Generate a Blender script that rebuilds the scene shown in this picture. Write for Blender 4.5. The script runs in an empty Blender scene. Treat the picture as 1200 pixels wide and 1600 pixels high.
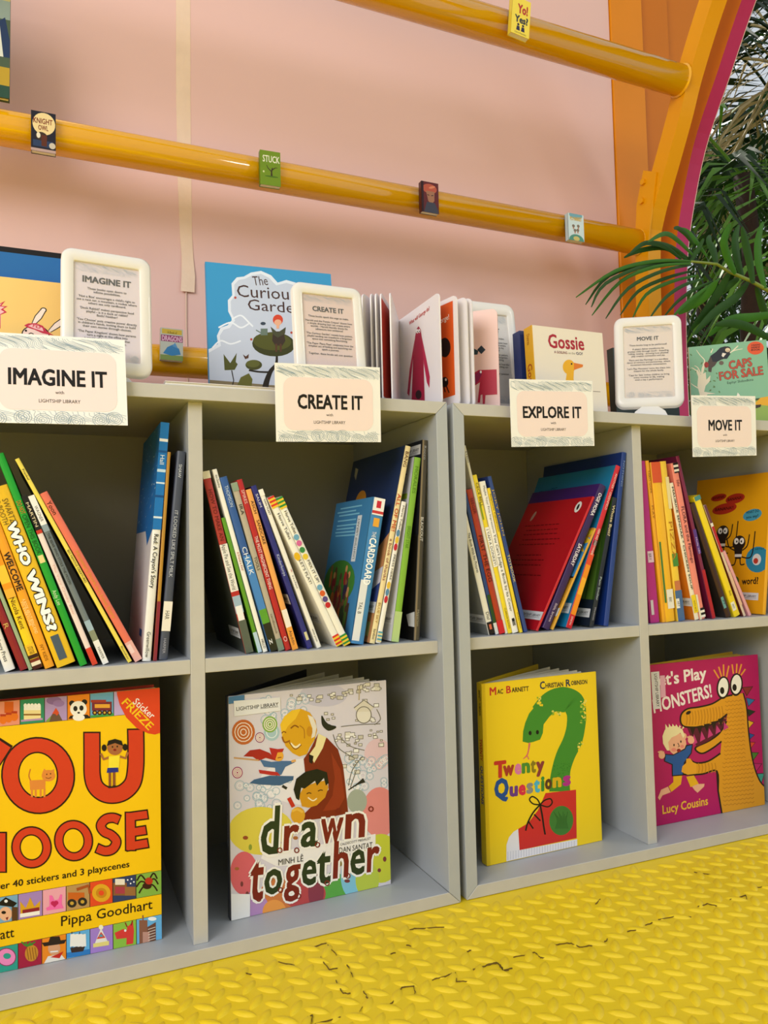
import bpy, bmesh, math, random
from mathutils import Vector, Matrix
from mathutils.geometry import tessellate_polygon

random.seed(7)
SC = bpy.context.scene
COL = SC.collection
R = math.radians

# ------------------------------------------------------------------ camera
cam_d = bpy.data.cameras.new('camera')
cam = bpy.data.objects.new('camera', cam_d)
COL.objects.link(cam)
YAW, PIT, ROL = 0.4117, 0.0505, -0.0236
_f = Vector((math.sin(YAW) * math.cos(PIT), math.cos(YAW) * math.cos(PIT), math.sin(PIT)))
_r = Vector((math.cos(YAW), -math.sin(YAW), 0))
_u = _r.cross(_f)
_r2 = math.cos(ROL) * _r + math.sin(ROL) * _u
_u2 = -math.sin(ROL) * _r + math.cos(ROL) * _u
cam.matrix_world = Matrix(((_r2.x, _u2.x, -_f.x, -0.5536), (_r2.y, _u2.y, -_f.y, -1.0169),
                           (_r2.z, _u2.z, -_f.z, 0.5251), (0, 0, 0, 1)))
cam_d.sensor_fit = 'VERTICAL'
cam_d.sensor_height = 36
cam_d.lens = 1185.64 * 36 / 1600
cam_d.clip_start = 0.02
SC.camera = cam

# ------------------------------------------------------------------ light
w = bpy.data.worlds.new('daylight')
SC.world = w
w.use_nodes = True
bg = w.node_tree.nodes['Background']
bg.inputs[0].default_value = (0.86, 0.93, 1.0, 1)
bg.inputs[1].default_value = 0.55


def lamp(name, kind, energy, color, loc, target, **kw):
    d = bpy.data.lights.new(name, kind)
    d.energy = energy
    d.color = color
    for k, v in kw.items():
        setattr(d, k, v)
    o = bpy.data.objects.new(name, d)
    COL.objects.link(o)
    o.location = loc
    o.rotation_euler = (Vector(target) - Vector(loc)).to_track_quat('-Z', 'Y').to_euler()
    return o


# sunlight on the garden behind the pavilion, and the broad open side behind the viewer
lamp('sun', 'SUN', 5.0, (1.0, 0.95, 0.85), (1.2, 5, 6.0), (0.6, 0, 0), angle=R(1.5))
lamp('open_end_daylight', 'AREA', 72, (1.0, 0.98, 0.96), (-3.0, -2.3, 2.1), (0.2, 0.1, 0.7), shape='RECTANGLE', size=2.0, size_y=1.6)
lamp('far_end_daylight', 'AREA', 10, (1.0, 0.98, 0.96), (3.0, -2.2, 3.0), (0.2, 0.1, 0.8), shape='RECTANGLE', size=0.5, size_y=0.35)

SC.view_settings.view_transform = 'Standard'
SC.view_settings.look = 'None'
SC.view_settings.gamma = 1
SC.view_settings.use_curve_mapping = False
SC.view_settings.exposure = 0.34

# ------------------------------------------------------------------ materials


def lin(h):
    if isinstance(h, tuple):
        return h
    h = h.lstrip('#')
    if len(h) == 3:
        h = ''.join(x * 2 for x in h)
    c = [int(h[i:i + 2], 16) / 255 for i in (0, 2, 4)]
    return tuple(x / 12.92 if x <= .04045 else ((x + .055) / 1.055) ** 2.4 for x in c)


_M = {}


def mat(col, rough=.5, name=None, noise=0.0, scale=60, bump=0.0, bscale=200, spec=.5, coat=0, metal=0, trans=0):
    key = (col, rough, name, noise, scale, bump, bscale, spec, coat, trans)
    if key in _M:
        return _M[key]
    m = bpy.data.materials.new(name or 'paint_' + str(col).strip('#'))
    m.use_nodes = True
    nt = m.node_tree
    b = nt.nodes['Principled BSDF']
    c = lin(col)
    b.inputs['Base Color'].default_value = (*c, 1)
    b.inputs['Roughness'].default_value = rough
    b.inputs['Specular IOR Level'].default_value = spec
    b.inputs['Metallic'].default_value = metal
    b.inputs['Coat Weight'].default_value = coat
    if trans:
        b.inputs['Subsurface Weight'].default_value = 0
    tc = None
    if noise or bump:
        tc = nt.nodes.new('ShaderNodeTexCoord')
    if noise:
        n = nt.nodes.new('ShaderNodeTexNoise')
        n.inputs['Scale'].default_value = scale
        n.inputs['Detail'].default_value = 6
        nt.links.new(tc.outputs['Object'], n.inputs['Vector'])
        mx = nt.nodes.new('ShaderNodeMix')
        mx.data_type = 'RGBA'
        mx.inputs[6].default_value = (*[max(0, x * (1 - noise)) for x in c], 1)
        mx.inputs[7].default_value = (*[min(1, x * (1 + noise)) for x in c], 1)
        nt.links.new(n.outputs['Fac'], mx.inputs[0])
        nt.links.new(mx.outputs[2], b.inputs['Base Color'])
    if bump:
        n2 = nt.nodes.new('ShaderNodeTexNoise')
        n2.inputs['Scale'].default_value = bscale
        n2.inputs['Detail'].default_value = 4
        nt.links.new(tc.outputs['Object'], n2.inputs['Vector'])
        bp = nt.nodes.new('ShaderNodeBump')
        bp.inputs['Strength'].default_value = bump
        bp.inputs['Distance'].default_value = .002
        nt.links.new(n2.outputs['Fac'], bp.inputs['Height'])
        nt.links.new(bp.outputs['Normal'], b.inputs['Normal'])
    _M[key] = m
    return m


def print_mat(name, rough):
    m = bpy.data.materials.new(name)
    m.use_nodes = True
    nt = m.node_tree
    a = nt.nodes.new('ShaderNodeAttribute')
    a.attribute_name = 'ink'
    b = nt.nodes['Principled BSDF']
    b.inputs['Roughness'].default_value = rough
    b.inputs['Specular IOR Level'].default_value = .3
    nt.links.new(a.outputs['Color'], b.inputs['Base Color'])
    return m


INK = print_mat('printed_ink', .45)
PAGES = mat('#E9E2D2', .8, 'page_edges', noise=.08, scale=400)

# ------------------------------------------------------------------ mesh helpers


class MB:
    def __init__(s):
        s.v, s.f, s.m = [], [], []

    def add(s, verts, faces, mi=0):
        o = len(s.v)
        s.v += [tuple(x) for x in verts]
        s.f += [tuple(i + o for i in f) for f in faces]
        s.m += [mi] * len(faces)
        return s

    def box(s, x0, x1, y0, y1, z0, z1, mi=0):
        return s.add([(x0, y0, z0), (x1, y0, z0), (x1, y1, z0), (x0, y1, z0), (x0, y0, z1), (x1, y0, z1), (x1, y1, z1), (x0, y1, z1)],
                     [(0, 3, 2, 1), (4, 5, 6, 7), (0, 1, 5, 4), (1, 2, 6, 5), (2, 3, 7, 6), (3, 0, 4, 7)], mi)

    def prism_xz(s, poly, y0, y1, mi=0):
        n = len(poly)
        v = [(x, y0, z) for x, z in poly] + [(x, y1, z) for x, z in poly]
        f = [tuple(range(n)), tuple(range(2 * n - 1, n - 1, -1))]
        f += [((i + 1) % n, i, i + n, (i + 1) % n + n) for i in range(n)]
        return s.add(v, f, mi)

    def tube(s, pts, rad, n=12, mi=0, caps=True):
        pts = [Vector(p) for p in pts]
        rads = rad if isinstance(rad, (list, tuple)) else [rad] * len(pts)
        rings = []
        prev = None
        for i, p in enumerate(pts):
            d = (pts[min(i + 1, len(pts) - 1)] - pts[max(i - 1, 0)]).normalized()
            if prev is None:
                a = d.orthogonal().normalized()
            else:
                a = (prev - d * prev.dot(d)).normalized()
            prev = a
            b = d.cross(a)
            rings.append([p + (a * math.cos(t) + b * math.sin(t)) * rads[i] for t in [2 * math.pi * k / n for k in range(n)]])
        v = [x for r_ in rings for x in r_]
        f = []
        for i in range(len(pts) - 1):
            for k in range(n):
                f.append((i * n + k, i * n + (k + 1) % n, (i + 1) * n + (k + 1) % n, (i + 1) * n + k))
        if caps:
            f.append(tuple(range(n - 1, -1, -1)))
            f.append(tuple((len(pts) - 1) * n + k for k in range(n)))
        return s.add(v, f, mi)

    def build(s, name, mats, parent=None, smooth=False, bevel=0, loc=None):
        me = bpy.data.meshes.new(name)
        me.from_pydata(s.v, [], s.f)
        if not isinstance(mats, (list, tuple)):
            mats = [mats]
        for m in mats:
            me.materials.append(m)
        for p, mi in zip(me.polygons, s.m):
            p.material_index = mi
            p.use_smooth = smooth
        if bevel:
            b = bmesh.new()
            b.from_mesh(me)
            bmesh.ops.bevel(b, geom=list(b.edges), offset=bevel, segments=1, affect='EDGES', clamp_overlap=True)
            b.to_mesh(me)
            b.free()
        me.update()
        o = bpy.data.objects.new(name, me)
        COL.objects.link(o)
        if loc:
            o.location = loc
        if parent:
            o.parent = parent
        return o


def thing(name, label, cat, loc=(0, 0, 0), rot=(0, 0, 0), group=None):
    o = bpy.data.objects.new(name, None)
    o.empty_display_size = .02
    COL.objects.link(o)
    o.location = loc
    o.rotation_euler = rot
    return tag(o, label, cat, group)


def tag(o, label, cat, group=None):
    o['label'] = label
    o['category'] = cat
    if group:
        o['group'] = group
    return o


def structure(o):
    o['kind'] = 'structure'
    return o


# ------------------------------------------------------------------ flat print
_T = {}


def glyphs(s, bold):
    k = (s, bold)
    if k not in _T:
        c = bpy.data.curves.new('t', 'FONT')
        c.body = s
        c.offset = bold
        c.resolution_u = 2
        o = bpy.data.objects.new('t', c)
        m = bpy.data.meshes.new_from_object(o)
        v = [(p.co.x, p.co.y) for p in m.vertices]
        f = [tuple(p.vertices) for p in m.polygons]
        bpy.data.objects.remove(o)
        bpy.data.curves.remove(c)
        bpy.data.meshes.remove(m)
        _T[k] = (v, f, min([p[0] for p in v], default=0), max([p[0] for p in v], default=1))
    return _T[k]


def homography(src, dst):
    import numpy as np
    A, b = [], []
    for (x, y), (u_, v_) in zip(src, dst):
        A.append([x, y, 1, 0, 0, 0, -u_ * x, -u_ * y]); b.append(u_)
        A.append([0, 0, 0, x, y, 1, -v_ * x, -v_ * y]); b.append(v_)
    h = np.linalg.solve(np.array(A, float), np.array(b, float))

    def f(p):
        d = h[6] * p[0] + h[7] * p[1] + 1
        return ((h[0] * p[0] + h[1] * p[1] + h[2]) / d, (h[3] * p[0] + h[4] * p[1] + h[5]) / d)
    return f


def heavy(b):
    """offsets that thicken a letter"""
    if b <= .004:
        return [(0, 0)]
    n = 4 if b < .05 else 8
    return [(b * math.cos(2 * math.pi * (i + .5) / n), b * math.sin(2 * math.pi * (i + .5) / n)) for i in range(n)]


class Art:
    """flat printing on a w x h rectangle; drawing coordinates have y down"""

    def __init__(s, w, h, quad=None, clip=None, step=.00005):
        s.w, s.h, s.step = w, h, step
        if quad is None:
            H = 1000 * h / w
            quad = [(0, 0), (1000, 0), (1000, H), (0, H)]
        s.map = homography(quad, [(0, h), (w, h), (w, 0), (0, 0)])
        s.clip = clip or (0, w, 0, h)
        s.v, s.f, s.c, s.n = [], [], [], 0

    def _emit(s, pts, faces, col, layer):
        o = len(s.v)
        s.n = (s.n + 1) % 48
        layer += s.n * .019
        s.v += [(p[0], p[1], layer) for p in pts]
        c = lin(col)
        for f in faces:
            s.f.append(tuple(i + o for i in f))
            s.c.append(c)

    def _clip(s, pts):
        x0, x1, y0, y1 = s.clip
        for ax, lim, sg in ((0, x0, 1), (0, x1, -1), (1, y0, 1), (1, y1, -1)):
            out = []
            for i, p in enumerate(pts):
                q = pts[i - 1]
                ip, iq = (p[ax] - lim) * sg >= 0, (q[ax] - lim) * sg >= 0
                if ip != iq:
                    t = (lim - q[ax]) / (p[ax] - q[ax])
                    out.append((q[0] + (p[0] - q[0]) * t, q[1] + (p[1] - q[1]) * t))
                if ip:
                    out.append(p)
            pts = out
            if len(pts) < 3:
                return []
        return pts

    def poly(s, pts, col, layer=1):
        q = s._clip([s.map(p) for p in pts])
        if len(q) < 3:
            return s
        if len(q) <= 4 and len(pts) <= 4:
            s._emit(q, [tuple(range(len(q)))], col, layer)
        else:
            tri = tessellate_polygon([[Vector((a, b, 0)) for a, b in q]])
            s._emit(q, tri, col, layer)
        return s

    def rect(s, x0, y0, x1, y1, col, layer=1):
        return s.poly([(x0, y0), (x1, y0), (x1, y1), (x0, y1)], col, layer)

    def ell(s, cx, cy, rx, ry=None, col='#000', layer=1, rot=0, n=22):
        ry = rx if ry is None else ry
        c, d = math.cos(R(rot)), math.sin(R(rot))
        P = [(cx + rx * math.cos(t) * c - ry * math.sin(t) * d, cy + rx * math.cos(t) * d + ry * math.sin(t) * c)
             for t in [2 * math.pi * k / n for k in range(n)]]
        return s.poly(P, col, layer)

    def rrect(s, x0, y0, x1, y1, r, col, layer=1):
        P = []
        for cx, cy, a0 in ((x1 - r, y0 + r, -90), (x1 - r, y1 - r, 0), (x0 + r, y1 - r, 90), (x0 + r, y0 + r, 180)):
            P += [(cx + r * math.cos(R(a0 + k * 18)), cy + r * math.sin(R(a0 + k * 18))) for k in range(6)]
        return s.poly(P, col, layer)

    def stroke(s, pts, wd, col, layer=1, closed=False):
        """polyline with a width in drawing units (one width or one per point)"""
        P = [tuple(map(float, p)) for p in pts]
        if closed:
            P = P + P[:2]
        W = list(wd) if isinstance(wd, (list, tuple)) else [wd] * len(P)
        L, Rr = [], []
        for i, p in enumerate(P):
            a, b = P[max(i - 1, 0)], P[min(i + 1, len(P) - 1)]
            dx, dy = b[0] - a[0], b[1] - a[1]
            n = math.hypot(dx, dy) or 1
            ox, oy = -dy / n * W[i] / 2, dx / n * W[i] / 2
            L.append((p[0] + ox, p[1] + oy))
            Rr.append((p[0] - ox, p[1] - oy))
        for i in range(len(P) - 1):
            s.poly([L[i], L[i + 1], Rr[i + 1], Rr[i]], col, layer)
        return s

    def curve(s, pts, wd, col, layer=1, n=6):
        """smooth stroke through points (Catmull-Rom)"""
        P = [Vector((a, b)) for a, b in pts]
        W = list(wd) if isinstance(wd, (list, tuple)) else [wd] * len(P)
        o, ow = [], []
        for i in range(len(P) - 1):
            p0, p1, p2, p3 = P[max(i - 1, 0)], P[i], P[i + 1], P[min(i + 2, len(P) - 1)]
            for k in range(n):
                t = k / n
                o.append(.5 * ((2 * p1) + (p2 - p0) * t + (2 * p0 - 5 * p1 + 4 * p2 - p3) * t * t + (3 * p1 - p0 - 3 * p2 + p3) * t ** 3))
                ow.append(W[i] + (W[i + 1] - W[i]) * t)
        o.append(P[-1]); ow.append(W[-1])
        return s.stroke([tuple(q) for q in o], ow, col, layer)

    def ring(s, cx, cy, rx, ry, wd, col, layer=1, n=20):
        return s.stroke([(cx + rx * math.cos(2 * math.pi * k / n), cy + ry * math.sin(2 * math.pi * k / n)) for k in range(n)], wd, col, layer, True)

    def text(s, t, p0, p1, cap, col, layer=5, bold=0.0, outline=None, ow=.05):
        """text fitted between two baseline points, cap height in drawing units"""
        a, b = Vector(s.map(p0)), Vector(s.map(p1))
        e = b - a
        ex = e.normalized()
        ey = Vector((-ex.y, ex.x))
        dx, dy = p1[0] - p0[0], p1[1] - p0[1]
        n = math.hypot(dx, dy)
        q = Vector(s.map((p0[0] + dy / n * cap, p0[1] - dx / n * cap)))
        ch = abs((q - a).dot(ey))
        v, f, xa, xb = glyphs(t, 0)
        k = e.length / max(xb - xa + 2 * bold, 1e-6)
        for bo, c, ly in ([(bold + ow, outline, layer - 1)] if outline else []) + [(bold, col, layer)]:
            for i, (dx_, dy_) in enumerate(heavy(bo)):
                s._emit([a + ex * ((x - xa + bold + dx_) * k) + ey * ((y + dy_ * .8) / .7 * ch) for x, y in v], f, c, ly + .03 * i)
        return s

    def ctext(s, t, cx, y, cap, col, layer=5, bold=0.0, maxw=None):
        v, f, x0, x1 = glyphs(t, 0)
        wd = (x1 - x0) / .7 * cap
        if maxw:
            wd = min(wd, maxw)
        return s.text(t, (cx - wd / 2, y), (cx + wd / 2, y), cap, col, layer, bold)

    def build(s, name, parent, o, ex, ey, gap=.00012, mat_=None):
        o, ex, ey = Vector(o), Vector(ex), Vector(ey)
        n = ex.cross(ey)
        me = bpy.data.meshes.new(name)
        me.from_pydata([o + ex * a + ey * b + n * (gap + l * s.step) for a, b, l in s.v], [], s.f)
        at = me.color_attributes.new('ink', 'FLOAT_COLOR', 'CORNER')
        i = 0
        for f, c in zip(s.f, s.c):
            for _ in f:
                at.data[i].color = (*c, 1)
                i += 1
        me.materials.append(mat_ or INK)
        ob = bpy.data.objects.new(name, me)
        COL.objects.link(ob)
        ob.parent = parent
        return ob


def waves(a, x0, x1, y0, y1, seed, n=9, col='#8FA3B4', spirals=0):
    """fine swirling line pattern"""
    rn = random.Random(seed)
    H = y1 - y0
    nb = 6
    W = (x1 - x0) / nb
    for b in range(-1, nb + 1):                 # bundles of flowing strands
        sl, bend = rn.uniform(.9, 1.6), rn.uniform(-.5, .5)
        for k in range(n):
            off = k * W / n
            pts = []
            for i in range(9):
                u = i / 8
                x = x0 + b * W + off + W * sl * (u - .2) + W * .25 * math.sin(u * 5 + bend * 6 + k * .12)
                y = y0 + H * (u ** (1.2 + bend) * .92 + .04) + H * .05 * math.sin(k * 1.3 + u * 4)
                if x0 < x < x1 and y0 < y < y1:
                    pts.append((x, y))
            if len(pts) > 2:
                a.stroke(pts, 2.4, col, 3)
    for k in range(spirals):
        cx, cy = x0 + (x1 - x0) * (k + rn.uniform(.3, .7)) / spirals, rn.uniform(y0 + H * .45, y1)
        for rr in (12, 26, 40, 54):
            a.ring(cx, cy, rr * 1.15, rr, 3, col, 4, n=16)


# ================================================================== SETTING
H, T = .75, .0189
BYAW, BX, BY = -.0272, .0113, .0023
ZM = .3867
SHELF_Z = ZM + .0004

YEL = mat('#F2CF1E', .42, 'yellow_rubber', noise=.13, scale=9, bump=.25, bscale=900)
fl = MB()
fl.box(-3.0, 1.55, -4.0, .66, -.03, 0)
floor = structure(fl.build('floor', YEL))

# raised lozenges moulded into the mat, in two directions
lz = MB()
ux = [(-.5, 0), (-.36, .26), (-.15, .46), (.15, .46), (.36, .26), (.5, 0), (.36, -.26), (.15, -.46), (-.15, -.46), (-.36, -.26)]
rnd = random.Random(5)
for i in range(-33, 45):
    for j in range(-26, 8):
        for q in range(2):
            cx = -.0485 + .0379 * i + .0189 * q - .0008 * j
            cy = -.2167 + .0332 * j + .0013 * i - .0166 * q
            if cy > -.012 - .0272 * max(0, cx):
                continue
            a = R(-42) if q == 0 else R(52)
            ln, wd, ht = .0345, .0130, .0030
            c, s_ = math.cos(a), math.sin(a)
            vs = []
            for sc, hh in ((1, 0), (.72, .72), (.36, .97)):
                for (x, y) in ux:
                    X, Y = x * ln * sc, y * wd * (sc if sc == 1 else sc * .95)
                    vs.append((cx + X * c - Y * s_, cy + X * s_ + Y * c, ht * hh - .0001))
            n = len(ux)
            fs = [(r_ * n + (k + 1) % n, r_ * n + k, (r_ + 1) * n + k, (r_ + 1) * n + (k + 1) % n) for r_ in range(2) for k in range(n)]
            fs.append(tuple(range(3 * n - 1, 2 * n - 1, -1)))
            lz.add(vs, fs)
studs = lz.build('raised_lozenges', YEL, floor, smooth=True)
studs['kind'] = 'stuff'

# tears and scuffs in the mat
CRK = mat('#6E5410', .9, 'torn_edge')
cr = MB()


def crack(pts, wd=.0008):
    P0 = [Vector((a, b, .0016)) for a, b in pts]
    P = []
    for i in range(len(P0) - 1):
        for k in range(4):
            q = P0[i].lerp(P0[i + 1], k / 4)
            P.append(q + Vector((rnd.uniform(-1, 1), rnd.uniform(-1, 1), 0)) * .0012 * (k > 0))
    P.append(P0[-1])
    for i in range(len(P) - 1):
        wd = rnd.uniform(.0003, .0013)
        d = (P[i + 1] - P[i])
        if d.length < 1e-5:
            continue
        n = Vector((-d.y, d.x, 0)).normalized() * wd * .5
        e = d.normalized() * wd * .3
        a, b = P[i] - e, P[i + 1] + e
        cr.add([a - n, b - n, b + n, a + n], [(0, 1, 2, 3)])
        cr.add([a - n + Vector((0, 0, -.0012)), b - n + Vector((0, 0, -.0012)), b - n, a - n], [(0, 1, 2, 3)])


for _c in [
 [(-0.1316, -0.1629), (-0.1179, -0.1619), (-0.104, -0.1608), (-0.0977, -0.1607), (-0.1064, -0.1782), (-0.096, -0.1833), (-0.0842, -0.1814)],
 [(-0.0749, -0.1639), (-0.0576, -0.1642), (-0.0399, -0.163), (-0.0388, -0.1702), (-0.0429, -0.1827), (-0.0358, -0.1846)],
 [(-0.0546, -0.1624), (-0.0393, -0.165), (-0.0429, -0.1827), (-0.0298, -0.1827)],
 [(-0.0144, -0.162), (0.0013, -0.1646), (0.0168, -0.1635), (0.0157, -0.175), (0.0182, -0.1797), (0.0303, -0.1822)],
 [(0.0469, -0.1606), (0.0611, -0.1621), (0.0734, -0.1664), (0.0763, -0.1786), (0.0932, -0.1834)],
 [(0.1135, -0.1843), (0.123, -0.1779)],
 [(-0.1976, -0.1846), (-0.185, -0.1767), (-0.1708, -0.1604), (-0.1566, -0.1643), (-0.1628, -0.1789)],
 [(-0.2154, -0.1476), (-0.2158, -0.1646), (-0.2344, -0.183)],
 [(-0.2365, -0.0514), (-0.2368, -0.0847), (-0.2264, -0.0866)],
 [(-0.2371, -0.1115), (-0.2388, -0.1406), (-0.2312, -0.1442)],
 [(-0.2129, -0.085), (-0.2162, -0.1139)],
 [(-0.2914, -0.166), (-0.2851, -0.1652), (-0.2918, -0.1813)],
 [(-0.2876, -0.182), (-0.2575, -0.1824)],
 [(-0.2408, -0.0245), (-0.2186, -0.0226)],
 [(-0.2182, -0.0265), (-0.2167, -0.0576)],
 [(-0.2894, -0.0391), (-0.2735, -0.057)],
 [(-0.3362, -0.0443), (-0.3256, -0.0542)],
 [(0.193, -0.172), (0.2088, -0.1698), (0.2271, -0.1687), (0.2538, -0.1715), (0.2668, -0.1821)],
 [(0.2981, -0.1634), (0.3179, -0.1622), (0.3239, -0.1741)],
 [(0.3562, -0.1678), (0.3885, -0.1677), (0.3784, -0.1788)],
 [(0.1592, -0.1749), (0.1822, -0.1765)],
 [(-0.1031, -0.0395), (-0.0936, -0.0402), (-0.057, -0.0543)],
 [(0.1726, -0.092), (0.1898, -0.0824)],
 [(0.3832, -0.0745), (0.3981, -0.0928)],
 [(0.4248, -0.1572), (0.4447, -0.1598)],
 [(-0.1245, -0.0745), (-0.1205, -0.08)],
 [(-0.0603, -0.1239), (-0.0542, -0.1234)],
 [(-0.1527, -0.0856), (-0.1454, -0.0856)],
]:
    crack(_c)
cr.build('tear', CRK, floor)

GRD = mat('#4A5A2C', .95, 'garden_soil', noise=.5, scale=3)
structure(MB().box(-12, 16, -10, 16, -.2, -.06).build('floor', GRD))

# back wall, pink sheet panels with a taped joint
PINK = mat('#E3BBB2', .55, 'pink_panel', noise=.04, scale=1.4, bump=.05, bscale=30)
WY = .58
structure(MB().box(-3.0, -.2975, WY, WY + .02, 0, 2.5).build('wall_back', PINK))
structure(MB().box(-.2965, .857, WY, WY + .02, 0, 2.5).build('wall_back', PINK))
o = MB().box(-3.0, 1.55, -2.7, -2.66, 0, 1.25).build('light_blocker_wall', mat('#8C9484', .8, 'grey_green_blocker', noise=.2, scale=5))  # unseen wall added behind the viewer to block low frontal light
structure(o)
ORG = mat('#DE8600', .42, 'orange_paint', noise=.05, scale=8, bump=.06, bscale=60, spec=.2)
ORG_SHADE = mat('#C87000', .45, 'shaded_orange_paint', noise=.06, scale=8, bump=.06, bscale=60, spec=.2)  # orange paint with shade put into the colour: set-back panels, rib side
o = MB().box(.859, .972, WY - .006, WY + .04, 0, 2.5).build('trim_1', ORG, bevel=.002)
structure(o)
o = MB().box(.9735, 1.085, WY + .012, WY + .05, 0, 2.5).build('trim_2', ORG_SHADE, bevel=.001)
structure(o)
o = MB().prism_xz([(1.087, 0), (1.10, 0), (1.10, 1.30), (1.14, 1.5), (1.32, 2.5), (1.087, 2.5)], WY + .03, WY + .06).build('trim_3', ORG_SHADE)
structure(o)


# steel ribs of the vault
def rib(name, label, x0, x1, path, th, mside, mnear):
    """path: near edge (y, z) going up; th: radial thickness away from the viewer"""
    P = [Vector((0, a, b)) for a, b in path]
    # smooth
    Q = []
    for i in range(len(P) - 1):
        p0, p1, p2, p3 = P[max(i - 1, 0)], P[i], P[i + 1], P[min(i + 2, len(P) - 1)]
        for k in range(5):
            t = k / 5
            Q.append(.5 * ((2 * p1) + (p2 - p0) * t + (2 * p0 - 5 * p1 + 4 * p2 - p3) * t * t + (3 * p1 - p0 - 3 * p2 + p3) * t ** 3))
    Q.append(P[-1])
    m = MB()
    v = []
    for i, p in enumerate(Q):
        d = (Q[min(i + 1, len(Q) - 1)] - Q[max(i - 1, 0)]).normalized()
        n = Vector((0, d.z, -d.y))
        q = p + n * th
        v += [(x0, p.y, p.z), (x1, p.y, p.z), (x1, q.y, q.z), (x0, q.y, q.z)]
    f, mi = [], []
    for i in range(len(Q) - 1):
        for k in range(4):
            f.append((i * 4 + k, i * 4 + (k + 1) % 4, i * 4 + 4 + (k + 1) % 4, i * 4 + 4 + k))
            mi.append(1 if k == 0 else 0)
    f += [(3, 2, 1, 0), tuple((len(Q) - 1) * 4 + k for k in range(4))]
    mi += [0, 0]
    m.add(v, f)
    m.m = mi
    t = thing(name, label, 'arch', (0, 0, 0))
    m.build('steel_bar', [mside, mnear], t)
    e = MB()
    e.add([(x + (.0 if x == x0 else .002), y - .0004, z) if x == x1 else (x1, y - .0004, z) for x, y, z in v], f)
    if mnear is not mside:
        e.build('pale_edge_strip', mat('#D8B8B8', .5, 'bare_edge'), t)
    return t


RIBP = mat('#E29A00', .36, 'rib_yellow_paint', noise=.05, scale=10, spec=.3)
MAG = mat('#B3205F', .4, 'magenta_paint', noise=.06, scale=6)
arc1 = [(.415, 0), (.415, .6), (.415, 1.0), (.408, 1.25), (.391, 1.33), (.339, 1.433), (.289, 1.532), (.252, 1.614), (.18, 1.737), (.08, 1.87), (-.05, 2.0), (-.22, 2.12)]
r1 = rib('arch_rib', 'yellow-orange steel arch rib that the tubular rails are welded to', .80, .84, arc1, .045, RIBP, RIBP)
arc2 = [(.437, 0), (.437, .6), (.437, 1.0), (.425, 1.2), (.405, 1.33), (.347, 1.504), (.262, 1.648), (.187, 1.77), (.09, 1.90), (-.04, 2.03), (-.21, 2.15)]
r2 = rib('arch_rib', 'outer arch rib with magenta face and orange side beside the palm', .90, .94, arc2, .11, ORG_SHADE, MAG)
BOLT = mat('#8A5A10', .5, 'bolt_hole')
gp = MB()
gq = [(.405, 1.26), (.450, 1.26), (.436, 1.38), (.408, 1.455), (.365, 1.43)]
gp.add([(.7950, a, b) for a, b in gq] + [(.7994, a, b) for a, b in gq], [(0, 1, 2, 3, 4)[::-1], (5, 6, 7, 8, 9)] + [(k, (k + 1) % 5, 5 + (k + 1) % 5, 5 + k) for k in range(5)])
gs = gp.build('gusset_plate', RIBP, r1)
for (y, z) in ((.408, 1.425), (.415, 1.380)):
    MB().tube([(.7948, y, z), (.789, y, z)], .008, 6).build('bolt', RIBP, gs)
MB().tube([(.818, .4105, 1.268), (.818, .4055, 1.268)], .004, 10).build('bolt_hole', mat('#3A1A06', .8), r1)

# rails
RAIL = mat('#ECAA00', .10, 'rail_yellow_gloss', noise=.03, scale=9, spec=.8)


def rail(label, y, z, rad, x1):
    t = thing('rail', label, 'rail', (-2.4, y, z), group='tubular rails along the pink wall')
    MB().tube([(0, 0, 0), (x1 + 2.4, 0, 0)], rad, 40).build('tube', RAIL, t, smooth=True)
    weld = [(x1 + 2.4 - .006, 0, 0), (x1 + 2.4 - .002, 0, 0)]
    MB().tube(weld, [rad * 1.0, rad * 1.1], 24, caps=False).build('weld', RAIL, t, smooth=True)
    return t


rail('middle yellow tubular rail carrying four small matchbox-sized books', .442, 1.2865, .0305, .80)
rail('highest yellow tubular rail, carrying one tiny yellow book', .283, 1.612, .034, .80)
rail('lowest yellow tubular rail, mostly hidden behind the books on top', .462, .897, .0300, .80)

# masking tape and loose thread on the wall joint
TAPE = mat('#E9CDB4', .7, 'masking_tape', noise=.08, scale=30, bump=.3, bscale=80)
m = MB()
zs = [2.4, 2.0, 1.707, 1.5, 1.3, 1.2, 1.15, 1.11, 1.075]
xa = [-.313, -.313, -.312, -.314, -.312, -.309, -.306, -.307, -.309]
xb = [-.283, -.283, -.282, -.284, -.284, -.284, -.282, -.279, -.281]
yy = [WY - .0006] * 6 + [WY - .002, WY - .004, WY - .006]
v = []
for z, a, b, y in zip(zs, xa, xb, yy):
    v += [(a, y, z), ((a + b) / 2, y - .0003, z), (b, y, z)]
f = []
for i in range(len(zs) - 1):
    f += [(i * 3, i * 3 + 3, i * 3 + 4, i * 3 + 1), (i * 3 + 1, i * 3 + 4, i * 3 + 5, i * 3 + 2)]
tp = m.add(v, f).build('masking_tape', TAPE)
sm = tp.modifiers.new('thickness', 'SOLIDIFY')
sm.thickness = .0004
tag(tp, 'long beige strip of masking tape running down the pink wall', 'tape')
cb = MB().tube([(-.2975, WY - .003, 1.09), (-.298, WY - .0025, 1.0), (-.2965, WY - .0025, .92), (-.297, WY - .0025, .80)], .0013, 6).build('wire', mat('#D8BFA8', .6))
tag(cb, 'thin pale wire hanging below the strip of masking tape', 'wire')

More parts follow.
